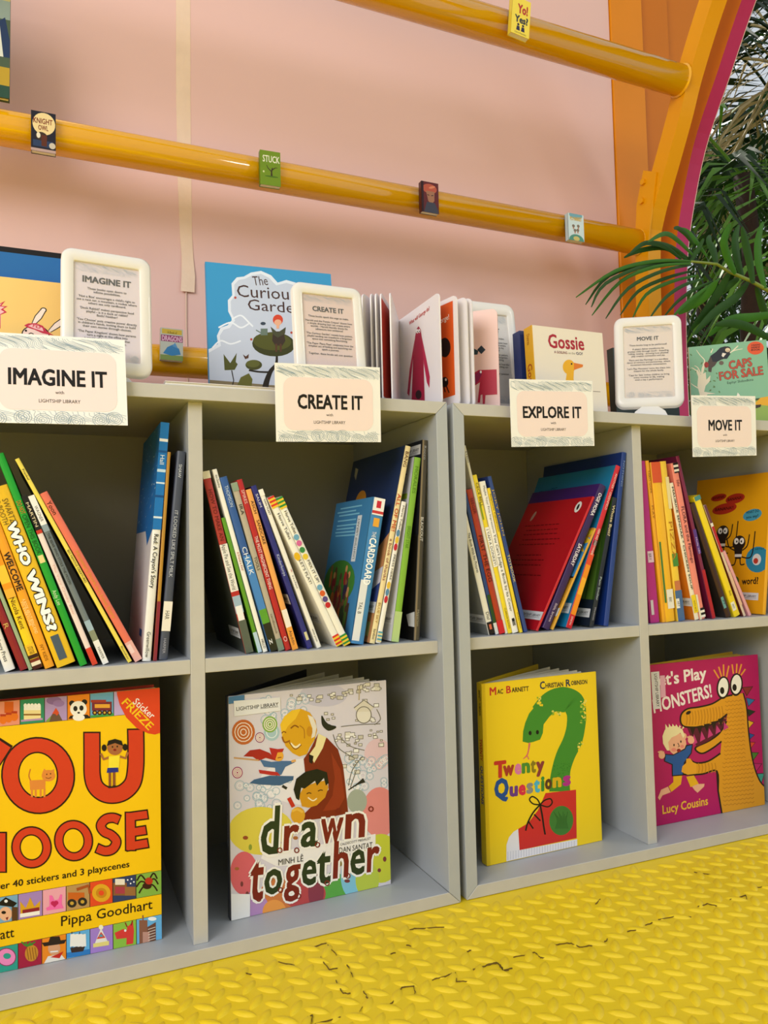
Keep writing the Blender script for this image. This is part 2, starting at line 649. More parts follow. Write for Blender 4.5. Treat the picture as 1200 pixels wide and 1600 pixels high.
# ================================================================== BOOKCASES
SHF = mat('#ADB0B3', .45, 'grey_laminate', noise=.05, scale=25, bump=.03, bscale=300)
EDG = mat('#BFBBB4', .5, 'edge_banding', noise=.07, scale=40)
BCK = mat('#9A968A', .5, 'back_board', noise=.05, scale=12)


def bookcase(label, loc, yaw, x0, x1, xd):
    t = thing('bookcase', label, 'bookcase', loc, (0, 0, yaw), group='grey two by two bookcases')
    D, e = .357, .00025

    def board(name, m, bev=.0006):
        ob = m.build(name, [SHF, EDG], t, bevel=bev)
        for p in ob.data.polygons:
            if p.normal.y < -.6:
                p.material_index = 1
        return ob
    board('top_board', MB().prism_xz([(x0 + e, H), (x1 - e, H), (x1 - T - e, H - T), (x0 + T + e, H - T)][::-1], 0, D))
    board('bottom_board', MB().prism_xz([(x0 + T + e, T), (x1 - T - e, T), (x1 - e, .0008), (x0 + e, .0008)][::-1], 0, D))
    board('side_panel', MB().prism_xz([(x0, .0008 + e), (x0, H - e), (x0 + T, H - T - e), (x0 + T, T + e)], 0, D))
    board('side_panel', MB().prism_xz([(x1 - T, T + e), (x1 - T, H - T - e), (x1, H - e), (x1, .0008 + e)], 0, D))
    board('divider', MB().box(xd, xd + T, .0144, D - .008, T, H - T))
    board('shelf', MB().box(x0 + T, xd, .0150, D - .008, ZM - T, ZM))
    board('shelf', MB().box(xd + T, x1 - T, .0150, D - .008, ZM - T, ZM))
    MB().box(x0 + T, x1 - T, D - .0075, D - .0015, T, H - T).build('back_panel', BCK, t)
    return t


bookcase('grey open bookcase beneath the sign reading CREATE IT', (0, 0, 0), 0, -.7555, 0, -.3872)
bookcase('grey open bookcase beneath the sign reading EXPLORE IT', (BX, BY, 0), BYAW, 0, .7265, .3538)

# ================================================================== BOOKS STANDING IN ROWS
GLOSS = {}


def cover_mat(h):
    return mat(h, .38, 'cover_' + h.strip('#').lower(), noise=.04, scale=50)


def book_mesh(Tk, L, D, board=.0022, rec=.0035, hard=True):
    """spine at y=0 facing -y, thickness along x, height along z; material 0 spine, 1 left cover, 2 right cover"""
    m = MB()
    bl = min(board, Tk * .22)
    # rounded spine strip
    n = 6
    pr = []
    for k in range(n + 1):
        t = math.pi * k / n
        pr.append((Tk / 2 - math.cos(t) * Tk / 2, (1 - math.sin(t)) * min(.0022, Tk * .2)))
    vs = [(x, y, 0) for x, y in pr] + [(x, y, L) for x, y in pr]
    inn = [(bl, .004), (Tk - bl, .004)]
    k0 = len(vs)
    vs += [(inn[1][0], inn[1][1], 0), (inn[0][0], inn[0][1], 0), (inn[1][0], inn[1][1], L), (inn[0][0], inn[0][1], L)]
    fs = [(k, k + 1, k + n + 2, k + n + 1) for k in range(n)]
    fs.append(tuple(list(range(n, -1, -1)) + [k0 + 1, k0]))
    fs.append(tuple(list(range(n + 1, 2 * n + 2)) + [k0 + 2, k0 + 3]))
    m.add(vs, fs, 0)
    m.box(0, bl, pr[0][1], D, 0, L, 1)
    m.box(Tk - bl, Tk, pr[-1][1], D, 0, L, 2)
    p = MB().box(bl, Tk - bl, .004, D - rec, rec if hard else .0005, L - (rec if hard else .0005))
    return m, p


def sticker(a, x, y, wd, ht, flip=False):
    """small white library label with lettering; drawing units"""
    a.rect(x, y, x + wd, y + ht, '#D9D8DA', 6)
    a.text('LIGHTSHIP LIBRARY', (x + wd * .08, y + ht * .62), (x + wd * .92, y + ht * .62), ht * .30, '#1E1E22', 8, .012)
    a.rect(x + wd * .08, y + ht * .72, x + wd * .92, y + ht * .75, '#333338', 7)


def row_book(frame, key, mx, lean, Tk, L, D, spine, left, label, bands=(), texts=(), stick=None, art=None, right=None, ys=.028, name='picture_book', hard=True):
    a = R(lean)
    c, s = math.cos(a), math.sin(a)
    lx, lz_ = mx - Tk * c / 2, SHELF_Z + max(0, Tk * s)
    fx, fy, fyaw = frame
    cw, sw = math.cos(fyaw), math.sin(fyaw)
    t = thing(name, label, 'book', (fx + lx * cw - ys * sw, fy + lx * sw + ys * cw, lz_), (0, a, fyaw), group='picture books standing in rows')
    m, p = book_mesh(Tk, L, D, hard=hard)
    cv = m.build('cover', [cover_mat(spine), cover_mat(left), cover_mat(right or left)], t)
    p.build('pages', PAGES, t)
    # spine printing, drawing frame: x across the spine, y down from the head
    A = Art(Tk, L, [(0, 0), (1, 0), (1, 1), (0, 1)], step=.00004)
    for b in bands:
        f0, f1, h = b[:3]
        x0, x1 = (b[3], b[4]) if len(b) > 3 else (.0, 1.0)
        A.rect(x0, f0, x1, f1, h, 1)
    for q in texts:
        st, f0, f1, h = q[:4]
        cf = q[4] if len(q) > 4 else .5
        bo = q[5] if len(q) > 5 else .0
        off = q[6] if len(q) > 6 else 0
        if len(q) > 7:
            ol = q[7]
        else:
            ol = None
        vert_text(A, st, f0, f1, cf, h, bo, off, ol)
    if A.v:
        A.build('spine_print', cv, (0, -.0003, 0), (1, 0, 0), (0, 0, 1))
    if stick or art:
        B = Art(D, L)
        if art:
            art(B)
            B.build('cover_print', cv, (0, D, 0), (0, -1, 0), (0, 0, 1))
        if stick:
            B = Art(D, L)
            u0, hh = stick
            sticker(B, 1000 - u0 - 330, hh * 1000 * L / D, 330, 75)
            B.build('library_label', cv, (0, D, 0), (0, -1, 0), (0, 0, 1), gap=.0004)['label'] = 'white library sticker'
    return t


def vert_text(A, st, f0, f1, cf, h, bo, off, ol=None):
    # lettering that reads downwards: baseline on the left of the spine, letters' tops to the right
    base = .5 - cf / 2 + off
    Tk, L = A.w, A.h
    for b2, col, ly in ([(bo + .06, ol, 3)] if ol else []) + [(bo, h, 4)]:
        v, f, xa, xb = glyphs(st, 0)
        k = (f1 - f0) * L / (xb - xa)
        for i, (dx_, dy_) in enumerate(heavy(b2)):
            A._emit([((base + (y + dy_) / .7 * cf) * Tk, L - f0 * L - (x - xa + dx_) * k) for x, y in v], f, col, ly + .03 * i)


FA, FB = (0, 0, 0), (BX, BY, BYAW)


# ---- upper left cell
row_book(FA, 'a', -.6024, -18.3, .0118, .1749, .17, '#F2EFEA', '#3E6F68', 'white-spined book with dark teal cover, leftmost in the upper left cell',
         texts=[('Rudy Foster', .45, .72, '#222', .5), ('Library Press', .75, .93, '#333', .4)])
row_book(FA, 'b', -.5869, -19.66, .0089, .1616, .17, '#8E1220', '#8E1220', 'dark red picture book leaning beside the sage green one', texts=[('R', .62, .66, '#D8B060', .6)])
row_book(FA, 'c', -.5793, -19.43, .0042, .1783, .17, '#9DB08A', '#9DB08A', 'very thin sage green picture book', bands=[(0, .2, '#5E7F5A')])
row_book(FA, 'd', -.5712, -18.31, .0108, .1876, .18, '#F6D21A', '#F0A020', 'yellow and orange picture book with a dark striped foot on the spine',
         bands=[(0, .5, '#F29A1C'), (.28, .4, '#F8C83A'), (.44, .5, '#F6B53A'), (.83, .9, '#F2C030'), (.9, .925, '#3A1C14'), (.93, .95, '#7A2A1A'), (.95, .975, '#F0E0C0'), (.975, 1, '#4A1A14')],
         texts=[('Nicola Kent', .50, .72, '#5A2A10', .5), ('LITTLE TIGER', .845, .895, '#3A2010', .5)])
row_book(FA, 'e', -.5579, -18.7, .0112, .1906, .18, '#F6A51E', '#F08A1E', 'orange picture book beside the thick yellow one', texts=[
    ('WELCOME', .20, .46, '#2A1A14', .62, .03), ('A BOOK ABOUT BEING KIND', .52, .76, '#FFE9A0', .32), ('TO EVERYONE', .53, .70, '#FFE9A0', .0 + .22, 0, -.28), ('IVY KIDS', .84, .95, '#8A4A10', .34)])
row_book(FA, 'f', -.5388, -19.14, .0222, .2371, .19, '#EDBE1A', '#D9A81A', 'thick yellow book with big white outlined letters on its spine',
         texts=[('SWARTZ', .07, .20, '#6A5A1A', .30, 0, .12), ('& BOOTH', .07, .20, '#6A5A1A', .28, 0, -.26), ('WHO', .20, .43, '#FFFFFF', .46, .06, .0, '#14100A'), ('WINS?', .47, .80, '#FFFFFF', .46, .06, 0, '#14100A')],
         bands=[(.83, .965, '#4A5A6A', .25, .68)], name='thick_book')
row_book(FA, 'g', -.5183, -19.75, .009, .2842, .22, '#0FA02A', '#0C8A24', 'bright green picture book leaning against the thick yellow one',
         texts=[('DO NOT', .22, .28, '#C87A2A', .6, .01), ('OPEN THIS BOOK', .285, .47, '#0B4A16', .62), ('Andy Lee', .64, .71, '#CFEFC0', .55)], bands=[(.475, .51, '#E8D890', .15, .85)])
row_book(FA, 'h', -.5049, -20.8, .0067, .2306, .2, '#F2DDD8', '#20201E', 'thin book with pale pink spine, black head and red foot',
         bands=[(0, .2, '#1C1A18'), (.2, .22, '#C83A2A'), (.9, 1, '#D8432E')], texts=[('MARTIN', .04, .18, '#E8D8B0', .5), ('The Very Cranky Bear', .4, .7, '#E8B8B0', .4)])
row_book(FA, 'i', -.4919, -22.0, .0073, .2325, .2, '#6F7A80', '#3A3F44', 'thin grey book with white head and foot on the spine',
         bands=[(0, .17, '#F3F1EE'), (.17, .21, '#8FA0AC'), (.74, .80, '#A0B8C8'), (.8, .86, '#8A9078'), (.86, 1, '#F0EEEA')],
         texts=[('WAGNER', .06, .15, '#444', .5), ('THE BEAR WHO STOLE THE MOON', .22, .52, '#20242A', .42), ('HARPER', .9, .97, '#333', .42)])
row_book(FA, 'j', -.4623, -26.86, .0052, .2935, .22, '#F2DC5A', '#2E2A22', 'very thin pale yellow book leaning far over',
         texts=[('Frankel', .05, .10, '#333', .5), ('BIG FAMOUS CREATURES', .44, .60, '#3A3A2A', .5), ('Bloomsbury', .92, .985, '#444', .45)])
row_book(FA, 'k', -.4516, -27.4, .0095, .2463, .2, '#E8745C', '#D8604A', 'salmon pink picture book, rightmost of those leaning left in its cell',
         bands=[(.885, 1, '#E8B0A8'), (.90, .95, '#F0D0CC', .1, .6)], texts=[('Yoon', .05, .125, '#3A0F10', .62), ("Mommy's Stork is a Love Story", .34, .74, '#D9A03A', .42)])


def crayon_art(B):
    Hh = 1000 * B.h / B.w
    B.rect(0, 0, 1000, Hh * .455, '#1668B0', 1)
    B.poly([(600, Hh * .45), (1000, Hh * .45), (1000, Hh * .455), (760, Hh * .52), (700, Hh * .49)], '#1668B0', 1)
    rn = random.Random(4)
    for k in range(60):
        x, y = rn.uniform(20, 960), rn.uniform(20, Hh * .44)
        B.stroke([(x, y), (x + rn.uniform(20, 60), y + rn.uniform(-25, 10))], rn.uniform(3, 8), rn.choice(['#5FA0D8', '#8FC0E8', '#0E4A88', '#C8D8E0']), 2)
    B.rect(720, Hh * .88, 860, Hh * .91, '#1668B0', 2)


row_book(FA, 'l', -.4417, 4.75, .0111, .3173, .21, '#ECEAE6', '#D8D8DA', 'tall book, blue scribbled upper half and white lower half, standing upright',
         bands=[(0, .455, '#1B72BC'), (.07, .082, '#E8E8E8'), (.20, .212, '#BFD8EC'), (.255, .262, '#CFE0F0'), (.40, .408, '#DCE8F0'), (.31, .32, '#0E4A88'), (.12, .13, '#0E5090')],
         texts=[('Hall', .14, .18, '#DCE8F2', .5), ('Red: A Crayon\'s Story', .475, .70, '#16161A', .5, .01), ('Greenwillow', .88, .985, '#444', .42)], art=crayon_art)
row_book(FA, 'm', -.4311, 4.25, .0044, .2775, .2, '#B8862A', '#7A2030', 'very thin ochre and red book squeezed between the blue-white and slate ones', bands=[(.72, 1, '#8A2A38')])
row_book(FA, 'n', -.4206, 5.48, .0113, .2793, .2, '#454B5E', '#3A4052', 'slate blue-grey picture book upright next to the divider',
         bands=[(.725, .865, '#F0E8DC')], texts=[('SHAW', .065, .13, '#D8DCE6', .36), ('IT LOOKED LIKE SPILT MILK', .29, .61, '#C8CCD8', .40), ('HAR', .77, .81, '#222', .5), ('HARPER', .90, .97, '#AAB', .3)])

# ---- second upper cell
row_book(FA, 'o', -.3049, -12.93, .0108, .2573, .2, '#B0322A', '#3C4038', 'dark olive-grey book with red, white and blue spine next to the divider',
         bands=[(0, .04, '#E8E0C8'), (.40, .66, '#ECE8E0'), (.66, .685, '#B82E2A'), (.685, .78, '#9FB8CC'), (.74, .82, '#F2F0EC', .1, .9), (.82, 1, '#5A6254')],
         texts=[('HOW TO MAKE AN', .10, .38, '#6A1A16', .5), ('Apple Pie and See the World', .40, .65, '#333', .5)], stick=(30, .86))
row_book(FA, 'p', -.2903, -14.55, .0055, .1937, .19, '#5E9A22', '#4A8A1C', 'short thin leaf-green book behind the white one', bands=[(.85, 1, '#B8D0E0')])
row_book(FA, 'q', -.2825, -14.9, .0065, .263, .2, '#F4F1E8', '#E8E4D8', 'thin white picture book tallest of the left-leaning group',
         texts=[('Ann Dewdney', .03, .10, '#333', .5), ('A Friend is Kind', .45, .55, '#B04A4A', .5), ('HELLO', .93, .98, '#222', .5)])
row_book(FA, 'r', -.27, -15.64, .0106, .2526, .22, '#2E5A9E', '#6AA0D0', 'royal blue book with chalk-white lettering and green foot on the spine',
         bands=[(.45, .76, '#4A86C8'), (.76, .86, '#5FA030'), (.84, 1, '#2A2A18')], texts=[('THOMSON', .05, .17, '#C8D8EC', .45), ('CHALK', .40, .56, '#F2F6FA', .62), ('z', .93, .96, '#EEE', .6)])
row_book(FA, 's', -.2595, -15.19, .0086, .2444, .2, '#B8AC98', '#A8A090', 'beige-grey picture book between the blue and the red ones',
         bands=[(0, .05, '#8FA08A'), (.93, 1, '#7A8A7A')], texts=[('IRA', .13, .19, '#2A2A2A', .55), ('TOOLS', .44, .52, '#2A2A2A', .5), ('candlewick', .78, .9, '#6A5A4A', .35)])
row_book(FA, 't', -.2495, -15.41, .0082, .2492, .2, '#B81C22', '#A81A20', 'red picture book with white lettering, amid the left-leaning group',
         texts=[('SPIRES', .06, .14, '#F0C8C0', .5), ('THE MOST MAGNIFICENT THING', .33, .64, '#F6E6E0', .55), ('O', .92, .95, '#F0D0D0', .6)])
row_book(FA, 'u', -.2392, -15.75, .008, .2356, .2, '#F0A858', '#E89A48', 'apricot orange picture book beside the red one', bands=[(.75, 1, '#F2E8DC'), (.86, 1, '#F0A040')],
         texts=[('ASCH', .07, .15, '#3A1A14', .5), ('SANDCAKE', .19, .34, '#3A1A14', .55), ('Aladdin', .88, .97, '#333', .5)])
row_book(FA, 'v', -.2172, -18.77, .008, .2447, .2, '#23267A', '#161A5A', 'navy blue picture book in front of the thin white one', texts=[('SALIM', .05, .13, '#E0E0F0', .4), ('Kinderkorps', .42, .55, '#C8D0F0', .5)],
         bands=[(.90, .95, '#D8D0A0', .3, .8)], stick=(20, .66))
row_book(FA, 'w', -.2035, -20.03, .0065, .2413, .2, '#F2EEE4', '#E8E2D6', 'thin white book with tiny spine lettering beside the navy one', bands=[(0, .04, '#F6F2EA')],
         texts=[('VAN FLEET', .06, .16, '#333', .4), ('*', .50, .52, '#C84A3A', .6), ('It is a Pencil', .54, .62, '#556', .4), ('white press', .88, .96, '#444', .4)])
DOTS = ['#7FB0C8', '#D87AA0', '#3A8A4A', '#E8C83A']


def stripes(y, cols):
    return [(y + k * .012, y + (k + 1) * .012, c) for k, c in enumerate(cols)]


RY = ['#D8332A', '#F0C838', '#D8332A', '#F0C838', '#D8332A', '#F0C838']
GY = ['#2A8A3A', '#F0C838', '#2A8A3A', '#F0C838', '#2A8A3A', '#F0C838']
_b = row_book(FA, 'x', -.1726, -24.74, .0101, .2372, .22, '#F4F0E4', '#EFE9DA', 'white book with red and yellow striped spine ends and one yellow dot',
              bands=stripes(0, RY) + stripes(.93, RY), texts=[('Herve Tullet', .11, .28, '#222', .42), ("LET'S PLAY!", .42, .58, '#333', .4), ('o', .375, .41, '#E8B820', .9, .12)], stick=(90, .78))
_b = row_book(FA, 'y', -.1608, -24.75, .0105, .2361, .22, '#F4F0E4', '#EFE9DA', 'white book with green and yellow striped spine ends and coloured dots',
              bands=stripes(0, GY) + stripes(.93, GY), texts=[('Herve Tullet', .09, .24, '#222', .42), ('o', .25, .275, '#6FA8C8', .8, .12), ('o', .29, .315, '#D86AA0', .8, .12), ('o', .335, .36, '#3A8A4A', .8, .12), ('o', .38, .405, '#E8C83A', .8, .12),
                                                              ('MIX IT UP!', .42, .57, '#333', .4), ('o', .59, .615, '#6FA8C8', .8, .12), ('o', .63, .655, '#D8602A', .8, .12), ('o', .67, .695, '#5A4A8A', .8, .12), ('o', .71, .735, '#C8282A', .8, .12)])


def kingdom_art(B):
    Hh = 1000 * B.h / B.w
    B.rect(0, 0, 1000, Hh, '#3E7FB0', 1)
    rn = random.Random(2)
    for y in (60, 100, 135, 190, 240, 275, 310, 345):
        B.rect(rn.uniform(80, 160), y, rn.uniform(600, 760), y + 14, '#7FC0DC', 2)
    B.ell(440, Hh * .60, 430, Hh * .16, '#3E7A2E', 2)
    B.rect(0, Hh * .74, 820, Hh, '#4A3A22', 2)
    for k in range(26):
        x, y = rn.uniform(120, 760), rn.uniform(Hh * .55, Hh * .86)
        B.ell(x, y, rn.uniform(30, 60), rn.uniform(60, 110), rn.choice(['#A02828', '#7A3A1A', '#C86A2A', '#3A2A4A', '#8A1E28', '#5A7A2A', '#3A4A2A']), 3)
        B.ell(x, y - 90, 30, 34, rn.choice(['#C8905A', '#8A5A3A', '#5A3A2A']), 4)
    B.rect(90, Hh * .88, 330, Hh * .99, '#C8A878', 5)
    B.rect(690, Hh * .12, 800, Hh * .45, '#D8DCE0', 5)
    B.text('LIGHTSHIP LIBRARY', (770, Hh * .43), (760, Hh * .14), 50, '#333', 6)


row_book(FA, 'z', -.1452, 10.84, .0213, .2185, .16, '#3F86C0', '#3E7FB0', 'thick sky-blue book with crowd on its cover, front of the right-leaning group', name='thick_book', art=kingdom_art,
         bands=[(0, .12, '#F0EEEC', .1, .95), (.02, .07, '#C8283A', .35, .7), (.09, .11, '#C83A3A', .1, .95), (.57, .98, '#E4E6E8', .05, .6), (.14, .2, '#E8A83A', .3, .75)],
         texts=[('THE', .235, .275, '#F4F4F4', .3), ('CARDBOARD', .28, .60, '#FFFFFF', .5, .03), ('TAL B', .72, .8, '#222', .25, 0, -.2)])


def navyart(B):
    Hh = 1000 * B.h / B.w
    B.rect(0, 0, 1000, Hh, '#23355F', 1)
    B.ell(330, Hh * .26, 110, 90, '#D8902A', 2)
    B.poly([(80, 60), (150, 80), (140, 170), (90, 130)], '#B0A890', 2)
    B.poly([(1000, Hh * .45), (1000, Hh), (300, Hh), (700, Hh * .6)], '#C88A5A', 2)
    B.poly([(1000, Hh * .62), (1000, Hh * .74), (500, Hh * .84), (560, Hh * .72)], '#D8D0D8', 3)
    B.poly([(1000, Hh * .70), (1000, Hh * .82), (500, Hh * .92), (520, Hh * .85)], '#3A4A8A', 3)
    B.rect(860, Hh * .90, 960, Hh * .97, '#B8B870', 4)


row_book(FA, 'A', -.1213, 12.8, .0097, .3035, .22, '#F0DCA8', '#23355F', 'tall cream-spined book with navy cover, leaning right', art=navyart, stick=(0, .80),
         texts=[('BANG', .03, .11, '#5A2A1A', .6), ('ALL OF ME!', .25, .44, '#C8502A', .62, .02), ('a book of thanks', .48, .69, '#8A3A3A', .5), ('BLUE SKY', .80, .90, '#B0862A', .4), ('barefoot', .93, .98, '#333', .4)])
row_book(FA, 'B', -.1113, 12.92, .0075, .2159, .21, '#F2EEE6', '#ECE8E0', 'short white dotted book tucked behind the tall cream-spined one',
         texts=[('Herve Tullet', .03, .20, '#222', .45), ('o', .21, .245, '#5A8AB0', .8, .12), ('o', .26, .295, '#E8C040', .8, .12), ('o', .31, .345, '#C8283A', .8, .12), ('PRESS HERE', .38, .56, '#444', .42),
                ('o', .58, .615, '#E8C040', .8, .12), ('o', .63, .665, '#5A8AB0', .8, .12), ('o', .68, .715, '#C8283A', .8, .12)], bands=stripes(.92, ['#5AA0B0', '#E8D8A0'] * 3))


def doodle(B):
    Hh = 1000 * B.h / B.w
    B.rect(0, 0, 1000, Hh, '#CFCFD4', 1)
    rn = random.Random(8)
    for k in range(9):
        x, y = rn.uniform(500, 950), rn.uniform(30, Hh * .14)
        B.stroke([(x, y), (x - rn.uniform(40, 120), y + rn.uniform(-10, 60)), (x - 30, y + 90)], 9, '#6A2A6A', 2)
    B.curve([(900, Hh * .3), (760, Hh * .42), (860, Hh * .5), (740, Hh * .62)], 9, '#5A2A5A', 2)
    B.rect(700, Hh * .20, 960, Hh * .23, '#A8C83A', 2)


row_book(FA, 'C', -.0846, 9.48, .012, .2826, .21, '#86B83A', '#CFCFD4', 'lime green spined book with scribbled pale grey cover', art=doodle, stick=(10, .86),
         bands=[(.84, 1, '#B8D08A')], texts=[('MORALES', .05, .2, '#5A8A1A', .45), ('BRIGHT STAR', .38, .5, '#5A8A1A', .5)])
row_book(FA, 'D', -.0478, 4.35, .01, .3077, .21, '#4A4438', '#15130F', 'tall black book upright against the right side panel', stick=(20, .02), art=lambda B: (B.rect(560, 0, 1000, 700, '#1C1E26', 1), B.poly([(850, 1290), (990, 1260), (1000, 1370), (900, 1370)], '#D0D0D0', 2)),
         bands=[(0, 1, '#8A7A60', 0, .3)], texts=[('BLACKOUT', .39, .51, '#E8E4DC', .45), ('Rocco', .03, .1, '#AAA', .4), ('Hyperion', .85, .93, '#B0A890', .3)])

# ---- third upper cell (right bookcase)
row_book(FB, 'a3', .073, -12.8, .0106, .2019, .2, '#EDE8DC', '#8A8C8A', 'white-spined book with grey cover, lowest and leftmost in its cell', stick=(10, .84),
         bands=[(.90, 1, '#1E1414'), (.92, .96, '#D86A4A', .3, .7)], texts=[('The Book With No Pictures', .18, .5, '#2A2A2A', .42), ('Dial', .82, .88, '#444', .5)])
row_book(FB, 'b3', .082, -12.43, .006, .2306, .2, '#22407E', '#1C3870', 'thin dark blue book squeezed beside the brick red one', bands=[(.72, .92, '#2A4A22'), (.92, 1, '#D8D8D8')])
row_book(FB, 'c3', .0915, -12.59, .0107, .2363, .2, '#B03416', '#A83014', 'brick red picture book among the left-leaning ones',
         bands=[(.91, 1, '#D0202A')], texts=[('SEEGER', .06, .17, '#6A1A0A', .5), ('FIRST THE EGG', .32, .64, '#4A1408', .62)])
row_book(FB, 'd3', .1, -12.48, .0048, .3082, .21, '#E4DECF', '#DAD4C4', 'very thin cream book, tallest of the left-leaning ones', texts=[('STEIG', .03, .09, '#555', .5)])
row_book(FB, 'e3', .1069, -12.51, .0077, .2602, .2, '#F0D628', '#E8CC20', 'yellow picture book with a white title panel on its spine',
         bands=[(.33, .58, '#F4F0E6'), (.17, .28, '#7A9A2A', .0, .3)], texts=[('CECE BELL', .05, .2, '#5A4A10', .6), ('I YAM A DONKEY!', .345, .57, '#1E1A14', .62), ('CLARION BOOKS', .84, .97, '#6A5A10', .4)])
row_book(FB, 'f3', .1169, -12.16, .0111, .2492, .2, '#F4F0E8', '#EAE6DC', 'white book with long handwritten spine title, beside two yellow spines',
         texts=[('Maybe Your First Impressions', .03, .34, '#555', .3), ('You Can\'t Judge a Book by Its Cover', .35, .86, '#2A2A2A', .42), ('E', .91, .95, '#111', .4, .05)])
row_book(FB, 'g3', .1276, -12.59, .0053, .2392, .2, '#EFD030', '#E5C628', 'thin yellow book right of the handwritten white one', texts=[('Stephanie Calmenson', .04, .3, '#6A4A10', .55), ('Clarion', .86, .97, '#6A5A10', .45)])
row_book(FB, 'h3', .1364, -13.13, .0066, .259, .2, '#2A4484', '#22387A', 'blue book, rightmost of the left-leaning ones in its cell', texts=[('JORY JOHN', .08, .38, '#C0A040', .5), ('TOYBOOK', .5, .68, '#E8D080', .6)])


def redart(B):
    Hh = 1000 * B.h / B.w
    B.ell(850, 95, 42, 55, '#E8E4DC', 2)
    B.ell(850, 95, 16, 30, '#1A1A1A', 3)
    B.ell(190, 150, 22, 55, '#B08A7A', 2, 20)
    rn = random.Random(3)
    for y in (250, 300, 345, 400, 450, 560, 610, 660, 760):
        x0 = rn.uniform(100, 200)
        x = x0
        while x < rn.uniform(600, 800):
            wd = rn.uniform(20, 60)
            B.rect(x, y, x + wd, y + 9, '#6A0A10', 2)
            x += wd + 14


row_book(FB, 'i3', .1571, 29.14, .0044, .2515, .2, '#C8222A', '#B3121E', 'big red picture book showing its back cover, foremost of the right-leaning ones', art=redart, stick=(0, .87), hard=False)
row_book(FB, 'j3', .1748, 27.89, .0131, .2691, .21, '#341A54', '#3E1C66', 'purple picture book directly behind the big red one',
         texts=[('OGE MORA', .06, .22, '#F0ECF4', .5, .02), ('SATURDAY', .42, .57, '#F0E8F0', .5, .02), ('little, brown', .83, .95, '#D8C8D8', .36)])


def sunart(B):
    Hh = 1000 * B.h / B.w
    B.rect(0, 0, 1000, Hh, '#3E8EC8', 1)
    B.rect(400, 0, 1000, Hh * .10, '#D8942A', 2)
    P = []
    for k in range(28):
        a = 2 * math.pi * k / 28
        r_ = 300 if k % 2 else 190
        P.append((760 + r_ * math.cos(a), Hh * .09 + r_ * .8 * math.sin(a)))
    B.poly(P, '#EBC42A', 3)
    B.ell(780, Hh * .08, 150, 120, '#D8761A', 4)
    B.rect(0, Hh * .50, 1000, Hh, '#DFA030', 2)
    B.rect(0, Hh * .49, 1000, Hh * .505, '#1A1A22', 3)


row_book(FB, 'k3', .1866, 29.51, .0047, .1903, .2, '#E0A83A', '#3E8EC8', 'thin book with a painted sun above a blue and ochre cover', art=sunart, stick=(0, .80), hard=False)
row_book(FB, 'l3', .2187, 22.96, .0096, .2963, .24, '#CF2430', '#1E7CA8', 'tall turquoise book with fiery red-orange spine',
         bands=[(.62, .92, '#F09020'), (.70, .8, '#F4B030'), (.55, .62, '#E0502A'), (.47, .5, '#5A2A3A', .1, .9), (.92, 1, '#C8202A')], texts=[('ANOTHER * GREENFIELD', .05, .28, '#F4D8D0', .42), ('HERE AND EVERYWHERE', .40, .56, '#F4E0D8', .45), ('SIMON', .93, .98, '#F0D0D0', .4)], stick=(20, .86),
         art=lambda B: (B.text('STAY HERE', (80, 190), (330, 170), 60, '#0E4A6A', 2), B.rect(300, 900, 420, 1000, '#1A6A94', 2)))


def buttart(B):
    Hh = 1000 * B.h / B.w
    B.rect(0, 0, 1000, Hh, '#2E4A16', 1)
    for x in (420, 620, 800, 900):
        B.poly([(x, 0), (x + 40, 0), (x + 80, Hh), (x - 20, Hh)], '#4A6A22', 2)
    B.ell(560, Hh * .60, 90, 130, '#B0A898', 3)
    B.ell(600, Hh * .72, 150, 130, '#8A7058', 3)
    B.ell(560, Hh * .76, 70, 60, '#D8D0C4', 4)
    B.rect(600, Hh * .80, 1000, Hh, '#1A2230', 4)


row_book(FB, 'm3', .2649, 15.2, .01, .226, .2, '#1C2230', '#2E4A16', 'short navy-spined book with dark green cover, leaning right', art=buttart, stick=(20, .87),
         texts=[('Whose Butt?', .06, .30, '#D8C8A0', .5, .02), ('Pam Smiler', .62, .80, '#B8C8D0', .4), ('Workman', .85, .95, '#AAB', .36)])
row_book(FB, 'n3', .2956, 10.08, .0094, .3025, .24, '#1E3C86', '#16327A', 'tall royal blue book furthest right in its cell, behind the turquoise one', texts=[('NOTHING', .05, .2, '#8AA0D0', .4)])

# ---- fourth upper cell
row_book(FB, 'a4', .4009, -3.56, .0199, .2847, .2, '#B01C7E', '#A01870', 'magenta book next to the divider in the far right cell', bands=[(.56, .63, '#D8B8CC', .25, .9), (.86, .95, '#C8C0C8', .1, .4)], texts=[('BRY', .575, .615, '#333', .3)], name='thick_book')
row_book(FB, 'b4', .4206, -4.67, .0074, .2861, .2, '#F0A81E', '#E89A1A', 'thin amber book beside the magenta one', texts=[('TARO GOMI', .06, .2, '#8A5A10', .5), ('PLAY', .28, .36, '#8A5A10', .5)])
row_book(FB, 'c4', .4349, -4.11, .0204, .2833, .2, '#F4B81C', '#F0A818', 'thick yellow book with orange-red head and green stripe on its spine', bands=[(0, .13, '#D8572E'), (.80, .92, '#E8E4D8', .3, 1), (.5, .88, '#4A7A3A', .02, .22)],
         texts=[('BRARY', .85, .88, '#222', .3, 0, .15)], name='thick_book')
row_book(FB, 'd4', .4585, -5.18, .0152, .2856, .2, '#F2C93A', '#E8BC2C', 'yellow book with green blotches and blue foot on its spine',
         bands=[(.1, .3, '#E8D8A0', .5, 1), (.58, .66, '#4A8A3A', .2, 1), (.75, .81, '#C8784A', .1, .9), (.81, 1, '#4A6A98'), (.86, .92, '#E8E8E8', 0, .5)], texts=[('PIZZA', .38, .62, '#B87A1A', .5), ('ART', .875, .91, '#222', .3, 0, -.2)])
